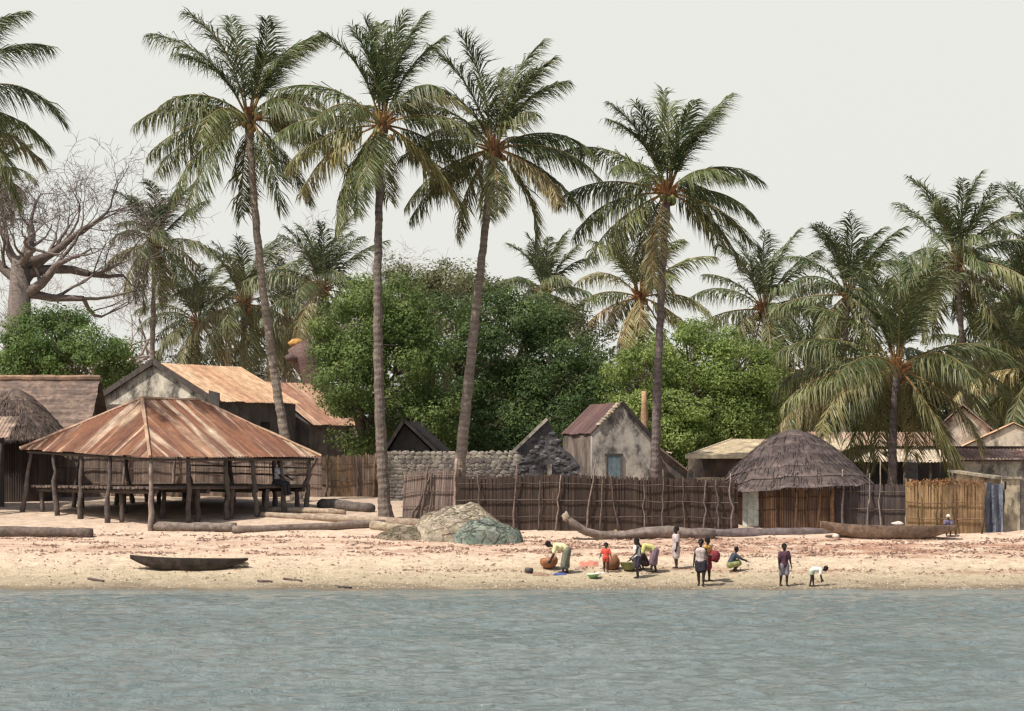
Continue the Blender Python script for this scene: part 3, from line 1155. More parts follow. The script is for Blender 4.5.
def canoe(name, label, ctr, L, Wd, H, rz, cols, blunt=0.0, rise=(.25, .2), seed=0, sink=.08, pitch=0.0, cat='boat', rock=.8):
    r = random.Random(seed)
    c = Vector(ctr)
    d = Vector((math.cos(rz), math.sin(rz), 0))
    s = Vector((-d.y, d.x, 0))
    n, m = 41, 11
    root = thing(name, c, label, cat)

    def half(t):
        q = abs(2 * t - 1)
        w = (1 - q ** 2.6) ** .75 if q < 1 else 0
        return Wd / 2 * max(w, .1 + blunt * (1 if t < .5 else .3))

    def sheer(t):
        q = 2 * t - 1
        return H + (rise[0] if q < 0 else rise[1]) * abs(q) ** 2.5

    def keel(t):
        q = abs(2 * t - 1)
        return (rock * H) * max(0, (q - .35) / .65) ** 1.8 + .03 * noise.noise(Vector((t * 5, seed, 0)))

    def shell(inner):
        def fn(i, j):
            t = i / (n - 1)
            a = PI * j / (m - 1)
            hw, top, kz = half(t), sheer(t), keel(t)
            th = .05 if inner else 0
            hw2 = max(.02, hw - th)
            kz2 = kz + (.09 if inner else 0)
            y = -math.cos(a) * hw2 * (1 if abs(math.cos(a)) < .99 else 1)
            z = top - (top - kz2) * (math.sin(a) ** .55)
            tt = (t - .5) * (L - (.16 if inner else 0))
            z += tt * pitch
            wv = .02 * noise.noise(Vector((t * 9, j * .4, seed)))
            return c + d * tt + s * (y + wv) + Vector((0, 0, z - sink))
        return fn
    mb = MB()
    colf = lambda i, j: jit(mixc(cols[0], cols[1], max(0, min(1, .5 + 1.1 * noise.noise(Vector((i * .35, j * .5, seed)))))), .12, r)
    mb.grid(shell(False), n, m, colf)
    mb.grid(shell(True), n, m, cols[2])
    # end caps
    for i in (0, n - 1):
        f = shell(False)
        g_ = shell(True)
        vs = [f(i, j) for j in range(m)]
        mb.add(vs, [tuple(range(m))], cols[0])
    mb.build('hull', M['wood'], root, True)
    mb = MB()
    f, g_ = shell(False), shell(True)
    for j in (0, m - 1):
        vs = []
        for i in range(n):
            vs += [f(i, j) + Vector((0, 0, .004)), g_(i, j) + Vector((0, 0, .004))]
        mb.add(vs, [(2 * i, 2 * i + 1, 2 * i + 3, 2 * i + 2) for i in range(n - 1)], mixc(cols[1], (.4, .32, .25), .35))
    mb.build('gunwale', M['wood'], root)
    for t in (.3, .68):
        mb = MB()
        hw = half(t) * .94
        tt = (t - .5) * L
        q = c + d * tt + Vector((0, 0, sheer(t) - .12 - sink + tt * pitch))
        mb.bar(q - s * hw, q + s * hw, .16, .035, jit(cols[1], .1, r))
        mb.build('thwart', M['wood'], root)
    return root


def log(label, p, q, r0, r1, col, seed=0, bend=.06, sink=.25, n=12, name='log', group='logs lying on the beach', wob=.22, pts=None):
    r = random.Random(seed)
    p, q = Vector(p), Vector(q)
    mb = MB()
    L = (q - p).length
    pp, rr = [], []
    for i in range(n):
        t = i / (n - 1)
        a = p.lerp(q, t)
        a.z += bend * L * .25 * math.sin(PI * t * 1.7 + seed)
        a.y += .05 * r.gauss(0, 1)
        rad = r0 + (r1 - r0) * t
        rad *= r.uniform(.9, 1.1)
        pp.append(a)
        rr.append(rad)
    mb.tube(pp, rr, 11, col, wob=wob, cj=.15, seed=seed)
    return tag(mb.build(name, M['wood'], smooth=True), label, 'log', group)


make_ground()
make_water()
scatter()


# ---------------------------------------------------------------- pavilion
def pavilion():
    Fc, Rc, Lc = Vector((-14.03, 110.5, 4.62)), Vector((-7.83, 116.9, 4.62)), Vector((-20.07, 116.3, 4.93))
    Bc = Vector((Rc.x + Lc.x - Fc.x, Rc.y + Lc.y - Fc.y, 4.85))
    d = (Rc - Fc)
    d.z = 0
    d.normalize()
    C = (Fc + Rc + Lc + Bc) / 4
    r1, r2 = C - d * 1.5, C + d * 1.5
    r1.z, r2.z = 6.98, 6.92
    root = thing('open_pavilion', (C.x, C.y, ground(C.x, C.y)), 'open-sided meeting shelter with rusty hipped iron roof on crooked posts', 'shelter')
    mb = MB()
    for k, (E, G, t0, t1) in enumerate(((Fc, Rc, r1, r2), (Lc, Fc, r1, r1), (Bc, Lc, r2, r1), (Rc, Bc, r2, r2))):
        a = (G - E)
        Wd = a.length
        a.normalize()
        m = (t0 + t1) / 2 - E
        b = m - a * m.dot(a)
        H = b.length
        b.normalize()
        u0, u1 = (t0 - E).dot(a), (t1 - E).dot(a)
        if u0 > u1:
            u0, u1 = u1, u0
        vm = lambda u, u0=u0, u1=u1, H=H, Wd=Wd: max(.0, H * min(1, u / u0, (Wd - u) / max(.01, Wd - u1)))
        corr(mb, E, a, b, Wd, H, vm, RUST if k else [RUST[0], RUST[1], RUST[3], RUST[5], RUST[2], RUST[6], RUST[4], RUST[6], RUST[0], RUST[3]], seed=30 + k, pitch=.15, amp=.02, sheet=.72, nv=14, rows=2, streak=(.50, .385, .29))
    mb.build('roof', M['rust'], root)
    for p, q in ((Fc, r1), (Lc, r1), (Rc, r2), (Bc, r2), (r1, r2)):
        mb = MB()
        n = 10
        mb.tube([p.lerp(q, i / (n - 1)) + Vector((0, 0, .025 + .015 * rnd.random())) for i in range(n)], [.075 * rnd.uniform(.8, 1.2) for _ in range(n)], 6, (.44, .29, .20), cj=.25)
        mb.build('ridge_cap', M['rust'], root)
    # eave poles
    ins = lambda p, k: p.lerp(Vector((C.x, C.y, p.z)), k)
    for p, q in ((Fc, Rc), (Fc, Lc), (Lc, Bc), (Bc, Rc)):
        stick(ins(p, .05) - Vector((0, 0, .1)), ins(q, .05) - Vector((0, 0, .1)), .06, .05, (.10, .08, .07), .02, 9, 3).build('eave_pole', M['wood'], root)
    for i in range(1, 6):
        for (p, q, t0, t1) in ((Fc, Rc, r1, r2), (Lc, Bc, r1, r2)):
            e = ins(p, .03).lerp(ins(q, .03), i / 6)
            t = t0.lerp(t1, i / 6)
            stick(e - Vector((0, 0, .1)), t - Vector((0, 0, .14)), .045, .04, (.10, .08, .07), .02, 6, i).build('rafter', M['wood'], root)
    # deck of poles on stub legs
    zd = 3.42
    kk = .085
    f2, r2_, l2, b2 = [ins(Vector((p.x, p.y, zd)), kk) for p in (Fc, Rc, Lc, Bc)]
    mb = MB()
    n = 66
    for i in range(n):
        t = (i + .5) / n
        p, q = f2.lerp(l2, t), r2_.lerp(b2, t)
        dd = (q - p).normalized()
        o = Vector((0, 0, rnd.uniform(-.02, .02)))
        mb.tube([p - dd * rnd.uniform(0, .22) + o, p.lerp(q, .5) + o + Vector((0, 0, -.03)), q + dd * rnd.uniform(0, .2) + o], .055, 6, jit((.17, .13, .11), .25))
    mb.build('deck', M['wood'], root)
    for t in (.03, .35, .66, .97):
        p, q = f2.lerp(r2_, t), l2.lerp(b2, t)
        stick(p - Vector((0, 0, .15)), q - Vector((0, 0, .15)), .085, .08, (.09, .07, .06), .015, 8, int(t * 99)).build('deck_beam', M['wood'], root)
    for t in (.03, .28, .5, .72, .97):
        for s in (.03, .3, .62, .97):
            p = f2.lerp(r2_, t).lerp(l2.lerp(b2, t), s) + Vector((rnd.uniform(-.15, .15), rnd.uniform(-.15, .15), 0))
            g = ground(p.x, p.y)
            stick(Vector((p.x, p.y, g - .1)), Vector((p.x + rnd.uniform(-.12, .12), p.y, zd - .1)), .11, .09, jit((.12, .095, .085), .2), .05, 6, int(t * 90 + s * 7)).build('deck_leg', M['wood'], root, True)
    # crooked roof posts
    posts = []
    for (p, q, ts) in ((Fc, Rc, (0, .22, .45, .62, .80, .97)), (Fc, Lc, (.33, .56, .78, 1.0)), (Lc, Bc, (.3, .6, 1)), (Bc, Rc, (.35, .7))):
        for t in ts:
            posts.append(p.lerp(q, t))
    for i, p in enumerate(posts):
        b = ins(p, .045 if i == 0 else .055)
        g = ground(b.x, b.y)
        lean = rnd.uniform(-.35, .35) if i else .05
        lo = Vector((b.x - lean * .8, b.y, g - .15))
        hi = Vector((b.x + lean * .35, b.y, p.z - .08))
        stick(lo, hi, .115, .075, jit((.13, .105, .095) if i else (.22, .18, .155), .2), .045, 8, 60 + i).build('post', M['wood'], root, True)
    # forked brace at the right corner
    p = ins(Rc, .04)
    stick((p.x - .55, p.y - .1, 3.3), (p.x + .1, p.y - .1, p.z - .05), .07, .05, (.15, .12, .10), .05, 6, 8).build('brace', M['wood'], root, True)
    # light hand rails along the back
    for zz in (3.95, 4.25):
        stick(ins(Bc, .06).xy.to_3d() + Vector((0, 0, zz)), ins(Rc, .06).xy.to_3d() + Vector((0, 0, zz - .1)), .04, .03, (.30, .25, .21), .02, 7, int(zz * 9)).build('rail', M['wood'], root)
    return f2, r2_, zd


f2, r2_, zdeck = pavilion()

# ---------------------------------------------------------------- left side houses
A1 = R(-26.5)
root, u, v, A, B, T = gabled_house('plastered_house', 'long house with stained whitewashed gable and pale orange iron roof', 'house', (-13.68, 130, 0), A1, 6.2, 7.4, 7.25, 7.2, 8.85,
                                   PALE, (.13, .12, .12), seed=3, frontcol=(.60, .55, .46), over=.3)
mb = MB()   # dark bargeboards
for q, z in ((A, 7.25), (B, 7.2)):
    e = Vector((q.x, q.y, z + .05)) + (q - T).normalized() * .35 - Vector((0, 0, .17))
    mb.bar(e - v * .18, Vector((T.x, T.y, 8.98)) - v * .18, .08, .24, (.09, .075, .07))
mb.build('bargeboard', M['wood'], root)
mb = MB()
mb.bar(Vector((A.x, A.y, 6.95)) - v * .04, Vector((B.x, B.y, 6.9)) - v * .04, .07, .16, (.12, .10, .09))
mb.build('tie_beam', M['wood'], root)
for q in (B + u * .16 - v * .05, A - u * .16 - v * .05):
    mb = MB()
    mb.prism([Vector((q.x - .28, q.y - .28, 2.8)), Vector((q.x + .28, q.y - .28, 2.8)), Vector((q.x + .22, q.y - .25, 7.5)), Vector((q.x - .24, q.y - .25, 7.62))], (0, .5, 0), (.12, .105, .10))
    mb.build('corner_pier', M['plaster'], root)
for k, (s, w, h) in enumerate(((2.2, .9, 1.1), (4.6, .8, 1.0))):
    c = B + u * .012 + v * s
    mb = MB()
    mb.bar(Vector((c.x, c.y, 5.2)), Vector((c.x, c.y, 5.2 + h)), .05, w, (.02, .018, .018), up=v)
    mb.build('window', M['wood'], root)

root, u, v, A, B, T = gabled_house('tin_roofed_house', 'smaller house behind the palm trunk with rust-streaked tin roof', 'house', (-9.75, 137.2, 0), A1, 5.4, 4.6, 6.2, 6.25, 8.15,
                                   [(.40, .24, .17), (.46, .29, .2), (.34, .18, .12), (.5, .33, .23)], (.16, .14, .135), seed=8, over=.35)
mb = MB()
q = B + v * 3.9 + u * .22
mb.bar(Vector((q.x, q.y, 3)), Vector((q.x, q.y, 6.0)), .42, .42, (.66, .60, .48))
mb.build('whitewashed_pier', M['plaster'], root)

# long thatched house
def thatch_long():
    x0, x1, Yf, Yr, ze, zr = -31, -18.6, 124.5, 128.8, 5.25, 8.1
    root = thing('thatched_house', ((x0 + x1) / 2, Yr, ground(-24, Yr)), 'long low house under a grey-brown thatched roof at the left edge', 'house')
    mb = MB()
    nu, nv = 120, 40

    def fn(i, j):
        t = j / (nv - 1)
        x = x0 + (x1 - x0) * i / (nu - 1)
        lay = (t * 9) % 1
        z = ze + (zr - ze) * t + .06 * noise.noise(Vector((x * 1.2, t * 9, 1))) - .07 * lay
        if j == 0:
            z -= .1 * abs(noise.noise(Vector((x * 5, 0, 0))))
        return Vector((x + .08 * noise.noise(Vector((t * 5, i * .1, 2))), Yf + (Yr - Yf) * t - .05 * (1 - lay), z))
    mb.grid(fn, nu, nv, lambda i, j: jit(mixc((.17, .12, .10), (.26, .19, .15), max(0, min(1, .5 + noise.noise(Vector((i * .06, j * .8, 0)))))), .2))

    def fb(i, j):
        t = j / 7
        return Vector((x0 + (x1 - x0) * i / 20, Yr + 4.3 * t, zr - (zr - ze) * t))
    mb.grid(fb, 21, 8, (.18, .13, .11))
    mb.build('roof', M['thatch'], root)
    mb = MB()
    mb.tube([Vector((x0 + (x1 - x0) * i / 20, Yr, zr + .03 + .03 * rnd.random())) for i in range(21)], .14, 7, (.36, .23, .16), wob=.2)
    mb.build('ridge_cap', M['thatch'], root)
    mb = MB()
    g = 2.6
    mb.prism([Vector((x0 + .5, Yf + .8, g)), Vector((x1 - .5, Yf + .8, g)), Vector((x1 - .5, Yf + .8, 5.6)), Vector((x0 + .5, Yf + .8, 5.6))], (0, .25, 0), (.10, .08, .07))
    mb.build('front_wall', M['reed'], root)
    mb = MB()
    mb.prism([Vector((x1 - .5, Yf + 1.1, g)), Vector((x1 - .5, Yr + 3.4, g)), Vector((x1 - .5, Yr + 3.4, 5.6)), Vector((x1 - .5, Yr, 7.8)), Vector((x1 - .5, Yf + 1.1, 5.6))], (-.25, 0, 0), (.14, .11, .10))
    mb.build('gable_wall', M['plaster'], root)


thatch_long()


def cone_hut(name, label, c, rx, ry, zt, ze, wall_r, wallcols, roofcols, seed, layers=6, lift=0.0, skew=0.0, fibres=2600, sag=.9, peak=0.0, dome=1.12):
    r = random.Random(seed)
    c = Vector(c)
    root = thing(name, (c.x, c.y, ground(c.x, c.y)), label, 'hut')
    mb = MB()
    nu, nv = 110, 54

    def pt(a, t):
        lay = (t * layers + peak * math.cos(a - 1.52 * PI) + .3 * noise.noise(Vector((math.cos(a) * 2, math.sin(a) * 2, seed)))) % 1
        k = t ** sag
        bump = 1 + .05 * math.cos(a * 4 + PI)   # a slight ridge towards the sea
        rr = k * bump * (1 + .045 * noise.noise(Vector((math.cos(a) * 2.5, math.sin(a) * 2.5, t * 3 + seed)))) + .07 * lay * t
        z = zt - (zt - ze) * t ** dome + lift * math.cos(a) * t * t - .13 * lay * min(1, t * 4) + skew * math.sin(a) * t * t
        z += .10 * t * noise.noise(Vector((math.cos(a) * 3, math.sin(a) * 3, t * 2 + seed)))
        return Vector((c.x + rx * rr * math.cos(a), c.y + ry * rr * math.sin(a), z))

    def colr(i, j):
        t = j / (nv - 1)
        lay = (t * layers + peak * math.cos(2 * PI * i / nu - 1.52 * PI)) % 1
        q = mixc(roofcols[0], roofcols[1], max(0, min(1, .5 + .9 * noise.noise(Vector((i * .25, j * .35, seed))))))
        return jit(tuple(x * (.6 + .75 * lay) for x in q), .18, r)  # shade under each thatch lap painted into the colour, paler towards the lip
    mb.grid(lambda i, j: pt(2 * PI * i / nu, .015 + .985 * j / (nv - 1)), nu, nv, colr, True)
    for _ in range(fibres):
        a = r.uniform(PI, 2 * PI) if r.random() < .85 else r.uniform(0, PI)
        t = math.sqrt(r.uniform(.01, .95))
        p = pt(a, t) + Vector((0, 0, .02))
        q = pt(a + r.uniform(-.05, .05), min(1.06, t + r.uniform(.05, .14))) + Vector((math.cos(a) * .03, math.sin(a) * .03, .035))
        mb.tube([p, (p + q) * .5 + Vector((0, 0, .03)), q], [.012, .014, .005], 3, jit(mixc(roofcols[0], roofcols[1], r.random()), .35, r), cap=False)
    for _ in range(fibres // 3):
        a = r.uniform(PI * .9, 2.1 * PI)
        p = pt(a, .985)
        q = p + Vector((math.cos(a) * .05 * r.random(), math.sin(a) * .08, -r.uniform(.04, .2)))
        mb.tube([p, q], [.016, .006], 3, jit(roofcols[0], .35, r), cap=False)
    mb.build('roof', M['thatch'], root)
    mb = MB()
    n = 150
    for i in range(n):
        a = 2 * PI * i / n
        p = Vector((c.x + wall_r * math.cos(a), c.y + wall_r * .92 * math.sin(a), 0))
        g = ground(p.x, p.y) - .1
        q = .5 + .9 * noise.noise(Vector((math.cos(a) * 3.2, math.sin(a) * 3.2, seed)))
        cc = jit(mixc(wallcols[0], wallcols[1], max(0, min(1, q))), .2, r)
        w = wall_r * PI / n * 1.15
        mb.tube([Vector((p.x, p.y, g)), Vector((p.x + r.uniform(-.02, .02), p.y, ze + .75))], [w, w], 5, cc)
    mb.build('mat_wall', M['reed'], root)
    return root, pt


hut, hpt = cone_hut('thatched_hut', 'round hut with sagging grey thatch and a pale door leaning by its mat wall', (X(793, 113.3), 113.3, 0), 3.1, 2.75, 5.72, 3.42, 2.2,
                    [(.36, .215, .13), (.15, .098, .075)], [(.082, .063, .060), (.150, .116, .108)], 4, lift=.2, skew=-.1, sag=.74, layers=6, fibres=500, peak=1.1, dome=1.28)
# pale door and wall posts
c0 = Vector((X(793, 113.3), 113.3, 0))
for (px, w, h, nm) in ((751.5, .66, 1.72, 'door'),):
    a = None
    x = X(px, 111.3) + .02
    dx = x - c0.x
    y = c0.y - 2.2 * .92 * math.sqrt(1 - (dx / 2.2) ** 2) - .16
    nrm = Vector((dx, (y - c0.y) / .92, 0)).normalized()
    uu = Vector((.93, -.36, 0))
    g = ground(x, y)
    board(hut, 'door', (x, y - .08, g), uu, w, h, .05, Vector((-.36, -.93, 0)), M['paint'], (.62, .66, .60), 3)
for (px, lean, hh, rr, colr) in ((737, .02, 1.6, .05, (.40, .30, .22)), (762, .0, 1.6, .05, (.12, .07, .05)), (778, -.03, 1.55, .045, (.10, .06, .045)), (795, .04, 1.5, .045, (.34, .2, .12)), (808, -.08, 1.6, .05, (.2, .11, .07)), (817, .15, 1.6, .07, (.30, .18, .11)), (832, .1, 1.75, .11, (.36, .2, .11))):
    x = X(px, 111.3)
    dx = max(-2.19, min(2.19, x - c0.x))
    y = c0.y - 2.2 * .92 * math.sqrt(max(0, 1 - (dx / 2.2) ** 2)) - .1
    g = ground(x, y)
    stick((x, y, g - .1), (x + lean, y, g + hh), rr, rr * .8, colr, .05, 6, int(px)).build('wall_post', M['wood'], hut, True)
for zz in (2.55, 3.05):
    mb = MB()
    mb.tube([Vector((c0.x + 2.25 * math.cos(a), c0.y + 2.25 * .93 * math.sin(a), zz + .03 * math.sin(a * 9))) for a in [PI * 1.03 + PI * .94 * i / 24 for i in range(25)]], .02, 5, (.12, .07, .05))
    mb.build('binding', M['wood'], hut)

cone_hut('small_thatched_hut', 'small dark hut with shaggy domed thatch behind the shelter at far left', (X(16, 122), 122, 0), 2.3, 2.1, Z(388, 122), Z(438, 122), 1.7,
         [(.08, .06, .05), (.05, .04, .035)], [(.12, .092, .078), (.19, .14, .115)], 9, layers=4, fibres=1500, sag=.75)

# half-seen lean-to at the left edge
def leanto():
    x1, Y = X(9, 116), 116
    root = thing('lean_to', (x1 - 1.5, Y + 1, ground(x1 - 1.5, Y)), 'dark lean-to with a pale roof edge cut by the left border', 'shed')
    mb = MB()
    corr(mb, Vector((x1 - 4, Y - .2, Z(438, Y))), (1, 0, 0), Vector((0, .95, .3)), 4.0, 3, lambda u: 3, [(.45, .36, .28), (.36, .26, .2)], 4)
    mb.build('roof', M['rust'], root)
    mb = MB()
    mb.prism([Vector((x1 - 4, Y + 2.2, 2)), Vector((x1 - .6, Y + 2.2, 2)), Vector((x1 - .6, Y + 2.2, 5.6)), Vector((x1 - 4, Y + 2.2, 5.6))], (0, .15, 0), (.05, .045, .04))
    mb.build('back_wall', M['reed'], root)
    for x, ln in ((x1 - .35, -.2), (x1 - 2.6, .1)):
        g = ground(x, Y)
        stick((x + ln, Y, g - .1), (x, Y, 5.2), .1, .08, (.08, .065, .06), .06, 7, int(x * 9)).build('post', M['wood'], root, True)


leanto()

# aerial pole
root = thing('wooden_pole', (X(93, 140), 140, 3.1), 'thin pale pole with a crossbar rising above the left roofs', 'pole')
stick((X(93, 140), 140, 3), (X(93, 140) + .03, 140, Z(343, 140)), .06, .045, (.45, .36, .22), .01, 6, 2).build('mast', M['wood'], root)
mb = MB()
mb.tube([P(80, 349, 140), P(93, 346, 139.9), P(106, 343, 140)], .03, 5, (.35, .29, .2))
mb.build('crossbar', M['wood'], root)

# ---------------------------------------------------------------- fences
DK = [(.076, .051, .040), (.064, .045, .039), (.092, .062, .047), (.055, .040, .036)]
TN = [(.25, .185, .150), (.30, .22, .175), (.21, .155, .13)]
Yb = 124.2
fence('pale woven reed fence standing behind the open shelter', [(X(44, Yb), Yb, Z(449, Yb)), (X(180, Yb), Yb, Z(451, Yb)), (X(322, Yb - .6), Yb - .6, Z(455, Yb - .6))], TN,
      [(s, .05, rnd.uniform(-.2, .2), .06, (.22, .17, .14)) for s in (1.0, 3.4, 5.6, 7.9, 10.2)], (.3, .62, .88), 3, .05, 22)
fence('low brown reed fence between the shelter and the leaning palm', [(X(318, 124.6), 124.6, Z(457, 124.6)), (X(382, 124.2), 124.2, Z(455, 124.2))], [(.19, .145, .125), (.24, .18, .14), (.30, .19, .10)],
      [(.4, .1, .05, .05, None), (1.8, .0, -.05, .05, None), (2.5, .1, .1, .06, (.3, .18, .1))], (.4, .8), 5, .06, 24)
fence('short light grey reed fence with leaning stakes beside the net heap', [(X(402, 112.25), 112.25, Z(474, 112.25)), (X(430, 111.85), 111.85, Z(470, 111.85)), (X(458, 111.45), 111.45, Z(470, 111.45))], [(.21, .155, .135), (.26, .195, .165), (.17, .125, .11)],
      [(.35, -.05, .9, .05, None), (.8, .15, .35, .055, None), (1.2, .05, .1, .04, None), (2.2, .45, .15, .07, (.36, .26, .21))], (.35, .62, .92), 6, .05, 30, skew=.15)
fence('long dark brown reed fence behind the driftwood trunk', [(X(457, 111.25), 111.25, Z(477, 111.25)), (X(560, 110.95), 110.95, Z(475, 110.95)), (X(650, 110.85), 110.85, Z(478, 110.85)), (X(738, 110.95), 110.95, Z(481, 110.95))], DK,
      [(.9, .15, -.1, .03, None), (2.2, .5, .15, .034, (.2, .14, .13)), (3.2, -.2, .05, .03, None), (3.85, .0, .22, .034, (.27, .2, .18)), (5.0, .65, .42, .034, (.27, .2, .18)), (5.6, .25, .1, .03, None), (6.3, .3, -.35, .028, (.14, .1, .09)), (7.3, .3, .0, .028, (.2, .15, .13)), (8.0, .35, .02, .03, None), (8.9, .1, -.1, .03, (.12, .08, .07)), (9.6, .0, .1, .038, (.2, .15, .14)), (10.2, .05, -.12, .04, (.12, .09, .09)), (10.7, .3, -.05, .04, (.24, .18, .17))],
      (.25, .55, .86), 7, .04, 34)
fence('dark grey reed fence between the round hut and the tan fence', [(X(836, 111.45), 111.45, Z(483, 111.45)), (X(870, 111.05), 111.05, Z(485, 111.05)), (X(907, 110.85), 110.85, Z(484, 110.85))], [(.085, .066, .066), (.068, .053, .056), (.105, .08, .073)],
      [(.25, .55, .04, .045, (.34, .28, .25)), (1.25, .45, .1, .034, (.26, .2, .19)), (1.75, .95, .0, .028, (.3, .25, .22)), (2.7, .2, .2, .038, (.36, .28, .22))], (.45, .85), 8, .04, 32)
fence('bright tan reed fence with a frayed top edge at right', [(X(906, 110.65), 110.65, Z(484, 110.65)), (X(940, 110.55), 110.55, Z(485, 110.55)), (X(962, 110.55), 110.55, Z(482, 110.55)), (X(985, 110.65), 110.65, Z(485, 110.65))], [(.38, .24, .125), (.33, .20, .10), (.42, .285, .155)],
      [(.5, -.2, -.05, .03, (.12, .08, .05)), (1.15, -.1, .05, .03, (.12, .08, .05)), (1.9, -.1, -.12, .034, (.10, .07, .05)), (2.9, -.1, .2, .038, (.08, .06, .05))], (.3, .62), 10, .08, 36, frill=1, dip=.25, postcol=(.14, .09, .06))

# blue-grey sheet screen
root = thing('sheet_screen', (X(991, 110.85), 110.85, ground(17.9, 110.85)), 'blue-grey tarpaulin screen between the tan fence and concrete wall', 'screen')
mb = MB()
nu, nv = 26, 16


def scr(i, j):
    t, k = i / (nu - 1), j / (nv - 1)
    x = X(979 + 24 * t + (4 if t < .5 else 0) * k, 110.85)
    y = 110.90 + .07 * math.sin(t * 16 + k * 1.5) + .03 * math.sin(t * 31)
    g = ground(x, y)
    return Vector((x, y, g - .03 + (Z(483, 110.85) - g) * k + .05 * math.sin(t * 7) * k))


mb.grid(scr, nu, nv, lambda i, j: jit(mixc((.085, .095, .13), (.20, .22, .27), max(0, min(1, .5 + noise.noise(Vector((i * .3, j * .2, 0)))))), .15))
mb.build('sheet', M['cloth'], root, True)
for px in (980, 1002):
    stick((X(px, 111.00), 111.00, 1.8), (X(px + 3, 111.00), 111.00, Z(482, 110.95)), .04, .03, (.1, .08, .07), .04, 6, px).build('post', M['wood'], root)

# concrete wall with a slit
def concrete():
    Y = 111.25
    root = thing('concrete_wall', (X(1012, Y), Y, ground(18, Y)), 'sand-coloured concrete wall with a small slit at right edge', 'wall')
    g = ground(19.8, Y) - .15
    xa, xb, xc, xd = X(1001.5, Y), X(1004.5, Y), X(1006.5, Y), X(1020, Y)
    zt, s0, s1 = Z(479, Y), Z(489.5, Y), Z(481.5, Y)
    mb = MB()
    for (a, b, c, d_) in ((xa, xb, g, zt), (xc, xd, g, zt), (xb, xc, g, s0), (xb, xc, s1, zt)):
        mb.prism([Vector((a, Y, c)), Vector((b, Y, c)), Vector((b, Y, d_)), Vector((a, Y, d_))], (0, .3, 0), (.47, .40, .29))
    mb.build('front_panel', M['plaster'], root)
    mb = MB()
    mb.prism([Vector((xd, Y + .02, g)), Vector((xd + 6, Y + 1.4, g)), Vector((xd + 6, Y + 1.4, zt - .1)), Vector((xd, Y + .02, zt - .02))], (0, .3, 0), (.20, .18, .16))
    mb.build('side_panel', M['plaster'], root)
    mb = MB()
    mb.prism([Vector((X(952, 116.5), 116.5, 2)), Vector((xa + .1, Y + .35, 2)), Vector((xa + .1, Y + .35, zt)), Vector((X(952, 116.5), 116.5, Z(472, 116.5)))], (.18, .25, 0), (.50, .44, .34))
    mb.build('return_panel', M['plaster'], root)
    mb = MB()
    mb.bar(Vector((X(952, 116.5), 116.4, Z(471, 116.5))), Vector((xa, Y + .12, zt + .045)), .42, .09, (.34, .29, .22))
    mb.bar(Vector((xa + .004, Y + .12, zt + .047)), Vector((xd + .05, Y + .12, zt + .047)), .42, .09, (.40, .34, .26))
    mb.build('coping', M['plaster'], root)


concrete()


# rubble wall
def stone_wall():
    Y = 121.5
    x0, x1 = X(383, Y), X(516, Y)
    root = thing('rubble_wall', ((x0 + x1) / 2, Y, ground(-2, Y)), 'grey rubble stone wall below the big shade tree', 'wall')
    mb = MB()
    g = 2.4
    zt = Z(452, Y)
    mb.prism([Vector((x0, Y + .06, g)), Vector((x1, Y + .06, g)), Vector((x1, Y + .06, zt - .12)), Vector((x0, Y + .06, zt - .12))], (0, .35, 0), (.20, .18, .165))
    z = g + .1
    row = 0
    while z < zt:
        x = x0 + rnd.uniform(0, .2)
        hh = rnd.uniform(.10, .2)
        while x < x1:
            w = rnd.uniform(.14, .42)
            c = jit(rnd.choice([(.24, .21, .19), (.21, .185, .17), (.27, .24, .21), (.17, .15, .14)]), .2)
            if z > zt - .45:
                c = mixc(c, (.46, .42, .34), .45)
            mb.ball((x + w / 2, Y + .06, z + hh / 2 + rnd.uniform(-.03, .03)), (w * .56, .04, hh * .6), 8, 6, c, .55, 2.5, x)
            x += w
        z += hh
        row += 1
    mb.build('masonry', M['stone'], root)
    return


stone_wall()

# dark low thatch behind the wall
def darkroof():
    Y = 126
    root = thing('dark_shed', (X(408, Y), Y + 1.5, ground(-4.6, Y)), 'low shed with a black peaked roof behind the rubble wall', 'shed')
    a, b, t = P(384, 452, Y), P(437, 452, Y), P(404, 421, Y)
    v_ = Vector((.6, 3, 0))
    mb = MB()
    for p, q in ((a, t), (t, b)):
        n = 14
        mb.grid(lambda i, j: p.lerp(q, i / (n - 1)) + v_ * (j / 7) + Vector((0, 0, .05 * noise.noise(Vector((i, j, 2))))), n, 8, lambda i, j: jit((.035, .03, .03), .3))
    mb.build('roof', M['thatch'], root)
    mb = MB()
    g = 2.8
    mb.prism([Vector((a.x + .2, Y + .25, g)), Vector((b.x - .2, Y + .25, g)), Vector((b.x - .2, Y + .25, b.z)), Vector((t.x, Y + .25, t.z - .15)), Vector((a.x + .2, Y + .25, a.z))], (.4, 2.3, 0), (.05, .045, .042))
    mb.build('wall', M['plaster'], root)
    mb = MB()
    for p in (a, b):
        mb.bar(p + Vector((0, -.05, .02)), t + Vector((0, -.05, .04)), .1, .14, (.13, .11, .10))
    mb.build('bargeboard', M['wood'], root)


darkroof()


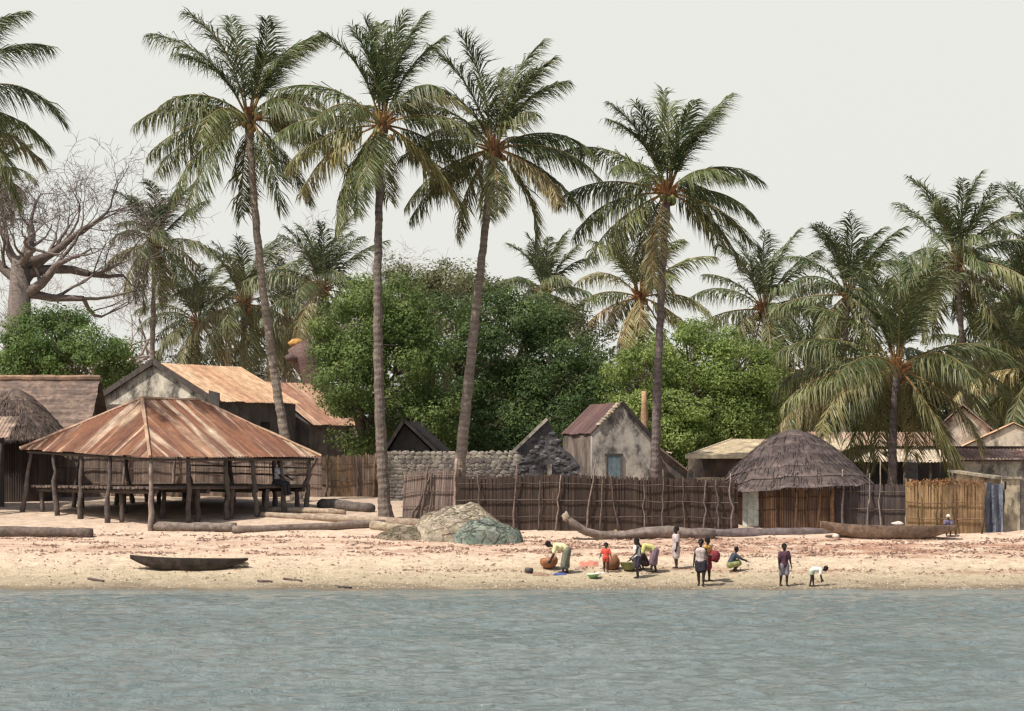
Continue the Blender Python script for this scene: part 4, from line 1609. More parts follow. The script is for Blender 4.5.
# roofless gable
def ruin():
    Y = 122.8
    root = thing('ruined_gable', (X(547, Y), Y, ground(1.5, Y)), 'roofless dark stained stone gable with a pale sloping coping', 'ruin')
    g = 2.5
    dk = (.115, .108, .115)
    pts = [(514, None), (578, None), (580, 466), (572, 455), (561, 447), (557, 436), (551, 425), (546, 421), (515, 452)]
    poly = [Vector((X(px, Y), Y, g if py is None else Z(py, Y))) for px, py in pts]
    mb = MB()
    mb.prism(poly, (0, .45, 0), dk)
    for i in range(90):
        px = rnd.uniform(517, 577)
        py = rnd.uniform(452 - (px - 515) if px < 546 else 425 + (px - 548) * 1.3, 474)
        if py < 426:
            continue
        mb.ball((X(px, Y), Y - .01, Z(py + 3, Y)), (rnd.uniform(.09, .2), .045, rnd.uniform(.06, .11)), 7, 5, jit(rnd.choice([(.10, .095, .105), (.13, .125, .13), (.18, .165, .16), (.075, .07, .08)]), .2), .4, 2.5, i)
    mb.build('gable_wall', M['stone'], root)
    mb = MB()
    mb.bar(P(513, 452, Y) + Vector((0, .15, .02)), P(547, 420, Y) + Vector((0, .15, .05)), .6, .13, (.44, .40, .33))
    mb.build('coping', M['plaster'], root)
    mb = MB()
    mb.bar(P(549.5, 476, Y) + Vector((0, -.09, 0)), P(549.5, 464, Y) + Vector((0, -.09, 0)), .12, .2, (.62, .55, .46))
    mb.build('door_jamb', M['plaster'], root)
    for px, dx in ((517, 1), (575, 1)):
        mb = MB()
        x = X(px, Y)
        zt = Z(455 if px < 540 else 464, Y)
        mb.prism([Vector((x - .2, Y + .46, g)), Vector((x - .2, Y + 4.5, g)), Vector((x - .2, Y + 4.5, zt - .4)), Vector((x - .2, Y + .46, zt))], (.4, 0, 0), dk)
        mb.build('side_wall', M['stone'], root)


ruin()

# gabled house with the blue door
AH = R(11)
Bh = Vector((X(651, 126), 126.3, 0))
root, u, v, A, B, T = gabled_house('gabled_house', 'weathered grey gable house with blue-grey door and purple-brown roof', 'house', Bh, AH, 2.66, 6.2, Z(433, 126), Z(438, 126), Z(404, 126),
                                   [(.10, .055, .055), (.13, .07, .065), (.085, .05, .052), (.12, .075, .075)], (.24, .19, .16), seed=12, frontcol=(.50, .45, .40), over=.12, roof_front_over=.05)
T2 = Vector((T.x, T.y, 0))
mb = MB()
e = Vector((B.x, B.y, Z(438, 126)))
tt = Vector((T.x, T.y, Z(404, 126) + .1))
mb.bar(e + (e - tt).normalized() * .25 - v * .1 + Vector((0, 0, .08)), tt - v * .1, .12, .14, (.06, .05, .05))
mb.build('bargeboard', M['wood'], root)
mb = MB()
e2 = Vector((A.x, A.y, Z(433, 126)))
for i in range(9):
    t = .25 + .7 * i / 9
    q = e2.lerp(tt, t)
    mb.ball(q - v * .02 + Vector((0, 0, .05)), (.15, .12, .08), 7, 5, jit((.44, .37, .29), .2), .4, 2, i)
mb.build('broken_verge', M['stone'], root)
c = A + u * (.98) - v * .03
gd = ground(c.x, c.y)
zd0 = Z(479, 126)
board(root, 'door', (c.x, c.y, zd0), u, .58, Z(455.5, 126) - zd0, .05, -v, M['paint'], (.17, .23, .27), 3)
mb = MB()
zz = Z(454.5, 126)
mb.bar(Vector((c.x, c.y, zz)) - u * .4 - v * .01, Vector((c.x, c.y, zz)) + u * .4 - v * .01, .09, .09, (.10, .085, .08))
for k in (-1, 1):
    q = c + u * .33 * k - v * .01
    mb.bar(Vector((q.x, q.y, zd0)), Vector((q.x, q.y, zz - .05)), .07, .07, (.14, .12, .11))
mb.build('door_frame', M['wood'], root)
# lower outbuilding to its right
root = thing('side_lean_to', (X(675, 127), 127.5, ground(7.3, 127)), 'brown mud lean-to sloping down from the gable house', 'shed')
mb = MB()
Y = 126.9
poly = [Vector((X(a, Y), Y, 2.6 if b is None else Z(b, Y))) for a, b in ((653, None), (691, None), (691, 475), (684, 468), (660, 448), (653, 447))]
mb.prism(poly, (.2, 3, 0), (.24, .185, .155))
mb.build('wall', M['plaster'], root)
mb = MB()
mb.bar(P(656, 446, Y) + Vector((.02, 1.4, .0)), P(694, 476, Y) + Vector((0, 1.4, .02)), 3.3, .06, (.20, .15, .13))
mb.build('roof', M['rust'], root)


# right-hand buildings
def right_buildings():
    Y = 124.0
    root = thing('veranda_house', (X(760, Y), Y + 2, ground(11, Y)), 'low house with cream sloping veranda roof behind the round hut', 'house')
    E = P(687, 455.5, Y)
    mb = MB()
    CR = [(.52, .43, .29), (.46, .37, .25), (.56, .47, .33), (.42, .33, .24)]
    corr(mb, E, (1, 0, 0), Vector((2.3, 3.6, .74)), 6.3, 4.3, lambda u_: 4.3, CR, 2, amp=.012)
    mb.build('roof', M['rust'], root)
    mb = MB()
    mb.bar(E + Vector((0, -.05, -.06)), E + Vector((6.3, -.05, -.06)), .05, .14, (.56, .47, .33))
    mb.bar(E + Vector((-.05, 0, -.05)), E + Vector((-.05, 0, -.05)) + Vector((2.3, 3.6, .74)) * .985, .07, .16, (.58, .50, .36))
    mb.build('fascia', M['paint'], root)
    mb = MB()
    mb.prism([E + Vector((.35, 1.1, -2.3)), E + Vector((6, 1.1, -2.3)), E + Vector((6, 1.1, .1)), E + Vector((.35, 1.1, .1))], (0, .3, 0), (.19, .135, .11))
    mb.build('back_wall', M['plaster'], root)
    mb = MB()
    mb.bar(E + Vector((.14, .1, -2.3)), E + Vector((.2, .1, -.14)), .28, .28, (.60, .50, .36))
    mb.build('pillar', M['plaster'], root)
    mb = MB()
    mb.prism([E + Vector((.3, -.03, -2.3)), E + Vector((6, -.03, -2.3)), E + Vector((6, -.03, -.95)), E + Vector((.3, -.03, -.95))], (0, .2, 0), (.55, .43, .31))
    mb.build('parapet', M['plaster'], root)

    Y = 127.5
    root = thing('rusty_roofed_house', (X(880, Y), Y + 2, ground(16, Y)), 'long dark-fronted house behind the short palm with rusty upper and cream lower roof', 'house')
    mb = MB()
    x0, x1 = X(815, Y), X(955, Y)
    corr(mb, Vector((x0, Y, Z(446, Y))), (1, 0, 0), Vector((0, 3, .62)), x1 - x0, 3.2, lambda u_: 3.2, [(.36, .25, .19), (.42, .31, .24), (.30, .2, .15)], 5)
    mb.build('upper_roof', M['rust'], root)
    mb = MB()
    corr(mb, Vector((x0 + .5, Y - 2.2, Z(462, Y - 2.2))), (1, 0, 0), Vector((0, 2.1, .55)), x1 - x0 - 1, 2.17, lambda u_: 2.17, [(.52, .44, .33), (.45, .37, .28), (.4, .33, .27)], 6)
    mb.build('lower_roof', M['rust'], root)
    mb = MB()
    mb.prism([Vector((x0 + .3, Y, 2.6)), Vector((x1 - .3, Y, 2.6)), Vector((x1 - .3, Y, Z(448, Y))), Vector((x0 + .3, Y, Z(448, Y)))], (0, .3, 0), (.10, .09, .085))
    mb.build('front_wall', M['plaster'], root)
    for px in (835, 868, 905, 930, 948):
        stick((X(px, Y - 2), Y - 2, 2.6), (X(px, Y - 2), Y - 2, Z(460, Y - 2)), .07, .06, (.16, .13, .11), .03, 6, px).build('post', M['wood'], root)
    mb = MB()
    mb.prism([Vector((X(903, Y), Y - .03, 2.6)), Vector((X(918, Y), Y - .03, 2.6)), Vector((X(918, Y), Y - .03, 4.5)), Vector((X(903, Y), Y - .03, 4.5))], (0, .02, 0), (.24, .26, .28))
    mb.build('door', M['paint'], root)

    Y = 120.5
    root = thing('flat_roofed_house', (X(1000, Y), Y + 1.5, ground(20, Y)), 'white-walled house with low red-brown roof at the right edge', 'house')
    mb = MB()
    x0, x1 = X(955, Y), X(1075, Y)
    corr(mb, Vector((x0, Y - .4, Z(459, Y - .4))), (1, 0, 0), Vector((0, 2.6, .42)), x1 - x0, 2.7, lambda u_: 2.7, [(.36, .21, .16), (.42, .27, .2), (.46, .32, .25)], 15)
    mb.build('roof', M['rust'], root)
    mb = MB()
    mb.bar(Vector((x0, Y - .42, Z(460.5, Y))), Vector((x1, Y - .42, Z(460.5, Y))), .05, .09, (.10, .06, .055))
    mb.bar(Vector((x0, Y + 2.4, Z(448, Y + 2.4))), Vector((x1, Y + 2.4, Z(448, Y + 2.4))), .12, .16, (.09, .055, .05))
    mb.build('fascia', M['wood'], root)
    mb = MB()
    mb.prism([Vector((x0 + .2, Y, 2.3)), Vector((x1 - .2, Y, 2.3)), Vector((x1 - .2, Y, Z(459.5, Y))), Vector((x0 + .2, Y, Z(459.5, Y)))], (0, 2.2, 0), (.56, .53, .46))
    mb.build('wall', M['plaster'], root)

    gabled_house('peach_roofed_house', 'house with bright peach iron roof showing past the right-hand palms', 'house', (X(1062, 132), 132, 0), R(-8), 4.4, 6, Z(446, 132), Z(446, 132), Z(424, 132), PALE, (.55, .5, .42), seed=20, frontcol=(.60, .52, .42), over=.2)
    root = thing('pale_gabled_house', (X(965, 138), 139, ground(21, 138)), 'pale gabled house with weathered walls half hidden by palm fronds', 'house')
    mb = MB()
    Y = 138
    mb.prism([Vector((X(a, Y), Y, 2.8 if b is None else Z(b, Y))) for a, b in ((938, None), (990, None), (990, 428), (963, 408), (938, 428))], (.8, 4, 0), (.56, .50, .43))
    mb.build('walls', M['plaster'], root)
    mb = MB()
    for a, b in (((935, 431), (963, 406)), ((993, 431), (963, 406))):
        p, q = P(*a, Y), P(*b, Y)
        mb.prism([p + Vector((-.05, -.2, .02)), q + Vector((-.05, -.2, .04)), q + Vector((-.05, -.2, .12)), p + Vector((-.05, -.2, .1))], (.88, 4.4, 0), (.30, .22, .18))
    mb.build('roof', M['rust'], root)


right_buildings()
# ---------------------------------------------------------------- palms
def main_crown(r, lefts, rights, tuft=7, hang=8, dry=0.0, lean=0):
    out = []
    for az, el, k, D, age in lefts + rights:
        out.append((az + r.uniform(-6, 6), el, k, D, age))
    for i in range(tuft):
        az = (i * 137.5 + 30) % 360
        out.append((az, r.uniform(64, 90), r.uniform(.85, 1.08), r.uniform(14, 70), r.uniform(0, .2)))
    for i in range(hang):
        az = (i * 360 / hang + r.uniform(-14, 14)) % 360
        el = r.uniform(-58, -6)
        if 225 < az < 315:
            if r.random() < .6:
                continue
            el -= 15
        age = r.uniform(.12, .5) + (.35 if r.random() < .25 else 0)
        out.append((az, el, r.uniform(.85, 1.1), r.uniform(30, 56), min(1, age)))
    for az in (60, 120, 240, 300):
        out.append((az + r.uniform(-20, 20), r.uniform(15, 50), r.uniform(.85, 1), r.uniform(55, 85), r.uniform(.15, .4)))
    return out


GRP = 'tall coconut palms standing along the shore'
rr = random.Random(103)
palm('tall coconut palm rising behind the right half of the rusty shelter', (298, 505), (249, 122), 120.5, (266, 313), 5.0,
     main_crown(rr, [(178, 66, 1.12, 62, .12), (186, 24, 1.0, 66, .25), (172, 4, .95, 55, .4), (190, 40, .8, 80, .2)], [(2, 50, .75, 110, .62), (-8, 24, .9, 80, .35), (14, 6, .85, 62, .4), (5, 70, .95, 50, .15)]),
     1, .21, .15, nl=104, tcol=(.27, .22, .18), group=GRP)
palm('coconut palm with yellowing fronds beside the pale sand gap, base swollen', (386, 516), (382, 128), 114, (378, 330), 4.6,
     main_crown(rr, [(176, 46, 1.1, 70, .15), (188, 16, 1.0, 58, .2), (170, -2, .95, 50, .55), (184, -22, .95, 44, .7)], [(4, 52, .85, 105, .6), (-10, 20, .9, 70, .35), (8, -8, .95, 50, .4), (354, -30, .95, 42, .6)], dry=.05),
     2, .24, .15, nl=104, tcol=(.18, .145, .125), group=GRP)
palm('coconut palm leaning right above the rubble wall and dark fence', (455, 520), (494, 152), 117, (474, 330), 4.6,
     main_crown(rr, [(180, 50, 1.0, 60, .15), (184, 18, .9, 62, .3), (172, -12, .95, 48, .4), (186, 74, 1.05, 40, .1)], [(4, 30, .98, 82, .15), (-6, 10, 1.0, 62, .2), (10, -14, .98, 50, .4), (2, 74, .95, 40, .2)], tuft=6, hang=8),
     3, .25, .15, nl=104, tcol=(.24, .195, .165), group=GRP)
palm('coconut palm beside the gabled house with blue door', (655, 520), (667, 196), 118.5, (658, 370), 4.3,
     main_crown(rr, [(182, 48, 1.12, 62, .15), (176, 20, 1.12, 60, .35), (188, 0, 1.05, 60, .3), (186, 72, 1.0, 36, .1)], [(-2, 42, 1.0, 84, .15), (6, 12, .95, 70, .2), (-8, -10, .95, 50, .5), (2, 70, 1.12, 30, .1)], tuft=6, hang=7),
     4, .21, .14, nl=104, tcol=(.17, .135, .13), group=GRP)
palm('short broad coconut palm in front of the rusty and cream roofs', (893, 500), (897, 372), 119.5, (893, 430), 5.5,
     main_crown(rr, [(184, 36, 1.0, 70, .2), (176, 20, 1.02, 72, .3), (190, 6, .98, 58, .45), (172, 56, 1.0, 62, .2), (200, -12, .9, 52, .6)], [(2, 34, .98, 76, .25), (-10, 16, .95, 70, .4), (8, -2, .9, 60, .5), (-14, -22, .9, 50, .7)], tuft=9, hang=10),
     5, .2, .15, nl=104, tcol=(.13, .105, .10), group=GRP, nuts=5)
palm('coconut palm at the left border, only its right-hand fronds in view', (-68, 505), (-62, 112), 114, (-64, 320), 5.4,
     main_crown(rr, [(178, 40, 1, 70, .2)], [(-2, 34, 1.05, 96, .12), (4, 58, 1.0, 66, .1), (-12, 6, .9, 60, .3)]), 6, .24, .15, nl=104, group=GRP)

BG = 'coconut palms behind the village roofs'
spec = [
    ('dark slender palm left of the tall shelter palm, before bare branches', (150, 380), (155, 246), 165, 4.0, 11, -.15, .03, 22),
    ('bushy palm low behind the pale orange roof', (238, 395), (244, 306), 168, 4.6, 12, .05, .10, 22),
    ('dull palm low between the slender palm and the bushy palm', (196, 395), (198, 326), 172, 4.3, 31, -.1, .10, 20),
    ('hazy palm crown just right of the first tall trunk', (286, 395), (288, 322), 174, 4.3, 32, -.1, .12, 20),
    ('bushy palm between the first two tall trunks', (316, 395), (322, 292), 162, 4.5, 13, -.1, .06, 22),
    ('small palm with feathery top in front of the bare tree at left', (-14, 380), (-12, 176), 158, 3.3, 14, .05, .10, 20),
    ('small palm topping the dark shade tree, left of the fourth tall palm', (548, 420), (545, 296), 165, 3.8, 15, -.1, .08, 22),
    ('drooping half-dead palm behind the fourth tall palm', (646, 470), (640, 300), 148, 4.3, 16, .22, .0, 20),
    ('upright palm right of the round green tree', (770, 430), (764, 312), 158, 4.6, 17, -.05, .06, 24),
    ('palm crown just behind the short broad palm', (846, 420), (848, 298), 146, 4.4, 18, -.1, .03, 24),
    ('tall palm with upright plume near the right edge', (966, 430), (957, 264), 140, 4.6, 19, -.05, .02, 24),
    ('palm crown touching the right border', (1024, 440), (1020, 312), 144, 4.8, 20, -.05, .03, 24),
    ('dense palm cut by the right border below the other border palm', (1046, 440), (1036, 372), 138, 5.0, 27, -.05, .02, 24),
    ('tall palm peeking in at the right border above the others', (1052, 440), (1046, 262), 150, 4.6, 28, -.05, .04, 22),
    ('low palm filling the gap under the plumed palm', (985, 440), (992, 366), 150, 4.6, 23, -.1, .05, 22),
    ('low shaggy palm between the round tree and the short palm', (812, 440), (808, 378), 152, 4.3, 24, -.05, .06, 20),
]
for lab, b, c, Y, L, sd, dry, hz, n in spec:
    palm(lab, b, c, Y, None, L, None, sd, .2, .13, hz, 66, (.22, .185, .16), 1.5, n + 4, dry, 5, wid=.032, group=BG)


# ---------------------------------------------------------------- broad-leaved trees
def LB(px, py, Y, rx, ry, rz):
    return (P(px, py, Y), (rx, ry, rz))


TG = 'leafy trees behind the houses'
leafy_tree('shade_tree', 'bright green tree with low hanging branches left of the second palm trunk', (X(372, 131), 131, 0),
           [LB(360, 330, 131, 2.0, 2, 1.9), LB(385, 305, 132, 2.1, 2, 1.6), LB(345, 380, 130, 1.5, 1.6, 1.6), LB(365, 420, 130, 1.5, 1.5, 1.5), LB(405, 360, 131, 2.0, 1.8, 2.2), LB(425, 420, 131, 1.9, 1.7, 1.7), LB(352, 448, 129.5, .75, .8, .7), LB(335, 350, 131, 1.0, 1, .9)],
           200, 240, .8, .165, (.105, .160, .045), (.235, .305, .098), 31, cat='tree', group=TG)
leafy_tree('shade_tree', 'big dark spreading shade tree behind the rubble wall', (X(520, 139), 139, 0),
           [LB(450, 360, 137, 2.8, 2.3, 3.0), LB(510, 350, 138, 3.0, 2.6, 2.8), LB(555, 370, 138, 2.6, 2.4, 2.6), LB(585, 385, 137.5, 1.5, 1.6, 2.0), LB(490, 425, 135, 2.8, 2, 2.2), LB(550, 425, 135, 2.4, 2, 2.2), LB(590, 420, 136, 1.5, 1.5, 2.0), LB(445, 420, 135, 1.8, 1.8, 1.8), LB(530, 318, 139, 2.2, 1.8, 1.4), LB(475, 452, 134, 2.4, 1.6, 1.5), LB(540, 452, 134, 2.4, 1.6, 1.5), LB(420, 450, 134.5, 2.0, 1.5, 1.4), LB(590, 455, 136, 1.6, 1.5, 1.4)],
           340, 230, .9, .17, (.052, .092, .032), (.130, .190, .060), 32, .4, group=TG)
leafy_tree('shade_tree', 'olive-topped tall tree showing above the dark shade tree', (X(430, 146), 146, 0),
           [LB(430, 300, 145, 3.4, 2.2, 1.9), LB(395, 310, 145, 2.0, 2, 1.7), LB(475, 312, 145, 2.5, 2, 1.8), LB(440, 278, 146, 1.8, 1.6, .9), LB(560, 330, 147, 2.6, 2, 1.6), LB(360, 330, 146, 1.6, 1.6, 1.5)],
           190, 170, .85, .17, (.130, .142, .066), (.230, .235, .120), 33, group=TG)
leafy_tree('round_tree', 'rounded bright green tree between the fourth and fifth big palms', (X(695, 133), 133, 0),
           [LB(648, 372, 133, 1.7, 1.8, 1.7), LB(690, 355, 133.5, 2.4, 2.1, 1.5), LB(735, 366, 133.5, 2.0, 2, 1.7), LB(755, 410, 133, 1.2, 1.6, 1.7), LB(700, 408, 132, 2.5, 1.9, 2.0), LB(645, 420, 132, 1.6, 1.6, 1.6), LB(625, 388, 133, 1.0, 1.3, 1.3), LB(735, 435, 131.8, 1.6, 1.4, 1.4), LB(680, 445, 131.5, 2.1, 1.3, 1.3), LB(765, 395, 133.5, .8, 1.2, 1.4)],
           270, 240, .8, .16, (.165, .230, .060), (.320, .400, .125), 34, group=TG)
leafy_tree('green_bush_tree', 'vivid green bushy tree above the left thatched roof', (X(60, 142), 142, 0),
           [LB(45, 345, 141, 2.2, 2, 1.9), LB(80, 362, 140, 2.0, 1.8, 1.4), LB(110, 365, 141, 1.4, 1.4, 1.1), LB(25, 365, 141, 1.6, 1.7, 1.6), LB(62, 330, 142, 1.5, 1.5, 1.1)],
           140, 230, .75, .165, (.085, .145, .040), (.185, .265, .080), 35, group=TG)
for k, (px, py, Y, w, h, lab) in enumerate(((800, 420, 160, 2.6, 2.4, 'dull green scrub tree behind the low shaggy palm'), (935, 405, 162, 3.0, 2.6, 'dull green scrub tree behind the plumed palm trunk'), (1000, 395, 164, 2.8, 2.6, 'dull green scrub tree low behind the border palm'),
                                            (870, 395, 164, 2.8, 2.6, 'dull scrub tree straight behind the short broad palm'))):
    g_ = False
    leafy_tree('scrub_tree', lab, (X(px, Y), Y, 0), [LB(px - 20, py, Y, w * .8, w * .7, h * .9), LB(px + 18, py + 8, Y, w * .8, w * .7, h * .8), LB(px, py - 12, Y, w * .7, w * .6, h * .8), LB(px, py + 45, Y, w * 1.1, w * .8, h)],
               100, 90, .8, .24, (.06, .062, .045) if g_ else (.038, .055, .024), (.12, .115, .085) if g_ else (.085, .10, .045), 50 + k, group=TG)

# distant bush closing the view between the houses
rgm = random.Random(77)
wood = leaf_cloud([(P(px, 425 - rgm.uniform(0, 26), 182 + rgm.uniform(-3, 4)), (3.2, 2.0, 2.6)) for px in range(120, 1060, 34)] + [(P(px, 452, 180), (3.2, 2.0, 1.6)) for px in range(120, 1060, 40)] + [(P(px, 388, 184), (3.2, 2.0, 2.2)) for px in range(430, 1060, 36)] + [(P(px, 410, 178), (3.2, 2.0, 2.2)) for px in range(340, 800, 36)] + [(P(px, 372 + 10 * math.sin(px), 186), (3.0, 2.0, 1.5)) for px in range(110, 350, 30)],
                  1700, 60, 1.1, .34, (.060, .070, .038), (.135, .140, .075), 78).build('bushland', M['leaf'])
tag(wood, 'far-off dull green bushland filling the gaps behind the village', 'bushland', kind='stuff')

# bare trees
BT = 'leafless trees at the left'
bare_tree('baobab_tree', 'thick-trunked leafless tree spreading bare branches at left edge', (X(14, 150), 150, 3.1), 12.0, .82, 41, 1.0, 6, (.165, .135, .12),
          [(5, 2, 3.6, .44), (-10, 28, 2.6, .42), (20, 46, 2.2, .4), (175, 20, 2.2, .42), (185, 60, 1.9, .36), (280, 35, 2.2, .34), (60, 66, 1.9, .4), (-4, -12, 3.4, .36), (-15, 14, 3.2, .36)], group=BT, lean=(.35, 0))
bare_tree('bare_tree', 'pale grey leafless tree hazy behind the slender dark palm', (X(95, 178), 178, 3.1), 7.0, .4, 42, 1.0, 6, (.36, .315, .305), group=BT)
bare_tree('bare_tree', 'pale leafless twiggy tree behind the second tall trunk', (X(352, 176), 176, 3.1), 7.4, .36, 43, 1.0, 6, (.37, .325, .31), group=BT)
bare_tree('bare_tree', 'low leafless thicket right behind the first trunk', (X(275, 180), 180, 3.1), 3.6, .35, 44, 1.1, 6, (.33, .285, .275), group=BT)

root = thing('dead_trunk', (X(645, 129.5), 129.5, 3), 'thin orange-tan bare trunk beside the gabled house, before the round tree', 'tree trunk')
stick((X(646, 129.5), 129.5, 2.9), P(644, 391, 129.5), .2, .15, (.42, .27, .16), .01, 9, 5).build('trunk', M['bark'], root, True)

# broken leaning trunk
root = thing('broken_trunk', (X(318, 143), 143, 3.1), 'thick brown broken trunk leaning left with an orange snapped end', 'tree stump')
mb = MB()
mb.tube([P(330, 470, 143), P(324, 420, 143), P(316, 385, 143), P(305, 360, 143), P(297, 345, 143)], [.5, .46, .5, .6, .5], 10, (.16, .105, .095), wob=.25, seed=3)
mb.tube([P(304, 358, 142.8), P(292, 357, 142.7), P(286, 359, 142.7)], [.3, .22, .17], 8, (.13, .085, .08), wob=.2)
mb.build('trunk', M['bark'], root, True)
mb = MB()
mb.ball(P(296, 343, 143), (.42, .4, .22), 9, 6, (.55, .30, .10), .4, 3, 2)
mb.build('snapped_end', M['wood'], root, True)

# ---------------------------------------------------------------- logs, nets, boats
def gl(px, py, r):
    p = GP(px, py)
    return p + Vector((0, 0, r * .7))


log('thick dark squared log at the left edge of the beach', gl(-25, 536, .22), gl(92, 537, .2), .24, .2, (.15, .115, .10), 1, .01)
log('grey log lying below the front post of the shelter', gl(150, 530, .2), gl(236, 531, .2), .2, .19, (.21, .17, .145), 2, .01)
log('brown bent log lying right of the front log', gl(233, 533, .2), gl(385, 527, .17), .18, .14, (.20, .155, .13), 3, .02)
log('long pale pole running from the shelter to the net heap', gl(262, 517, .13), gl(428, 527, .15), .13, .17, (.36, .28, .21), 4, .01)
log('pale stripped log under the right shelter corner', gl(268, 512, .13), gl(345, 514, .12), .15, .12, (.40, .31, .23), 5, .02)
log('short dark log stump beside the swollen palm base', gl(322, 508, .2), gl(372, 512, .2), .26, .2, (.13, .105, .095), 6, .03)
log('pale log half buried left of the net heap', gl(372, 529, .2), gl(462, 541, .2), .19, .26, (.38, .31, .23), 7, .0)
# driftwood trunk with a raised root end
pts = [(566, 519), (574, 524), (585, 529), (600, 533), (622, 534), (645, 531), (668, 530), (690, 532), (715, 534)]
mb = MB()
Yl = 109.2
pp = [P(a, b - 2, Yl - .15 + .03 * i) - Vector((0, 0, .14 if i > 2 else .07 * i)) for i, (a, b) in enumerate(pts)]
mb.tube(pp, [.11, .16, .16, .17, .19, .23, .23, .21, .18], 12, (.21, .165, .145), wob=.4, cj=.2, seed=4)
mb.ball(pp[0], (.16, .16, .2), 9, 7, (.38, .30, .24), .5, 2, 1)
tag(mb.build('driftwood_log', M['wood'], smooth=True), 'big grey twisted driftwood trunk with raised root end before the dark fence', 'log', 'logs lying on the beach')
log('long dark straight log in front of the round hut', P(688, 535, 109.7), P(836, 533, 110.3), .25, .2, (.15, .12, .12), 9, .0, n=16)


def heap(name, label, cx, cy, Y, w, dpt, h, col, seed, flat=.6, cat='fishing net', skew=0.0, droop=0):
    mb = MB()
    nu, nv = 40, 16
    g0 = P(cx, cy, Y)

    def fn(i, j):
        a = 2 * PI * i / nu
        t = j / (nv - 1)
        k = (1 + .22 * noise.noise(Vector((math.cos(a) * 1.6, math.sin(a) * 1.6, seed))))
        x = g0.x + w * k * t * math.cos(a) + skew * (1 - t)
        y = Y + dpt * k * t * math.sin(a)
        z = ground(x, y) + h * (1 - t ** 2.2) ** flat * (1 + .25 * noise.noise(Vector((x * 1.1, y * 1.1, seed)))) + .07 * noise.noise(Vector((x * 4, y * 4, seed))) + h * .16 * (1 - t) * (1 - 2 * abs(noise.noise(Vector((x * 1.6 + y, y * 2.2, seed + 4))))) - .05 * t
        return Vector((x, y, z))
    mb.grid(fn, nu, nv, lambda i, j: jit(mixc(col[0], col[1], max(0, min(1, .5 + 1.1 * noise.noise(Vector((math.cos(i * .157) * j * .3, math.sin(i * .157) * j * .3, seed)))))), .25), True)
    # cords
    for k in range(160):
        a = rnd.uniform(0, 2 * PI)
        t0 = rnd.uniform(.1, .9)
        ps = []
        for s in range(6):
            ii = (a + s * rnd.uniform(-.05, .09)) * nu / (2 * PI)
            jj = min(nv - 1, (t0 + s * .05) * (nv - 1))
            ps.append(fn(ii, jj) + Vector((0, 0, .012)))
        mb.tube(ps, .012, 3, jit(mixc(col[0], col[1], rnd.random()), .4), cap=False)
    return tag(mb.build(name, M['net'], smooth=True), label, cat, 'fishing nets heaped on the beach')


heap('fishing_net', 'heap of beige fishing net beside the leaning stakes', 460, 540, 109.2, 1.95, 1.1, 1.08, [(.44, .37, .28), (.31, .27, .21)], 3, .5)
heap('fishing_net', 'teal green fishing net draped over the right end of the heap', 484, 545, 108.5, 1.65, .75, .78, [(.16, .215, .185), (.27, .29, .245)], 6, .45)
heap('fishing_net', 'flat tail of grey net spread left of the beige heap', 405, 541, 109.0, 1.3, .6, .4, [(.27, .225, .165), (.22, .18, .13)], 8, .8)
mb = MB()
mb.ball(P(470, 507.5, 109.4), (.17, .16, .13), 10, 8, (.62, .55, .27), .2, 2, 3)
tag(mb.build('sack', M['cloth'], smooth=True), 'small pale yellow sack on top of the beige net heap', 'sack')

c = GP(189, 569)
canoe('dugout_canoe', 'small black dugout canoe pulled up on the shell beach', c, 4.3, .78, .46, R(-2), [(.035, .028, .025), (.075, .058, .05), (.06, .048, .042)], .0, (.10, .04), 2, .06, pitch=-.012, rock=.92)
mb = MB()
for k in range(3):
    mb.ball(GP(231 + k * 7, 567.5) + Vector((0, 0, .1)), (.15, .12, .09), 7, 5, (.5, .42, .33), .4, 2, k)
tag(mb.build('net_bundle', M['cloth'], smooth=True), 'small pale bundle at the right tip of the black canoe', 'bundle')
c = GP(890, 540)
canoe('dugout_canoe', 'large weathered brown dugout canoe with blunt left end by the tan fence', c + Vector((0, .5, .05)), 5.2, 1.05, .55, R(0), [(.21, .145, .105), (.28, .205, .155), (.20, .16, .13)], .42, (.14, .06), 5, .05, pitch=-.014)
rag('cloth_bundle', 'white cloth lying on the large brown canoe', (0, 0, 0), .01, .01, .01, (.6, .55, .5)) if False else None
mb = MB()
mb.ball(P(898, 523.5, 109.4), (.24, .12, .08), 10, 7, (.66, .58, .52), .45, 2, 1)
tag(mb.build('cloth_bundle', M['cloth'], smooth=True), 'white crumpled cloth lying across the large brown canoe', 'cloth')
mb = MB()
p = GP(836, 538)
mb.ball(p + Vector((0, 0, .08)), (.13, .1, .1), 8, 6, (.7, .64, .55), .3, 2, 2)
tag(mb.build('white_stone', M['shell'], smooth=True), 'white lump on the sand by the blunt canoe end', 'stone')
for k, (a, b, lab) in enumerate((((258, 582), (272, 583), 'short dark stick near the water right of the black canoe'), ((283, 580), (302, 582), 'longer bluish stick near the water edge'), ((88, 580), (104, 582.5), 'brown driftwood scrap left of the black canoe'), ((336, 587), (352, 588), 'thin dark stick at the very edge of the water'))):
    log(lab, GP(*a) + Vector((0, 0, .04)), GP(*b) + Vector((0, 0, .04)), .05, .035, (.12, .09, .085), 20 + k, .0, n=5, name='driftwood_stick', group='sticks washed up near the water')

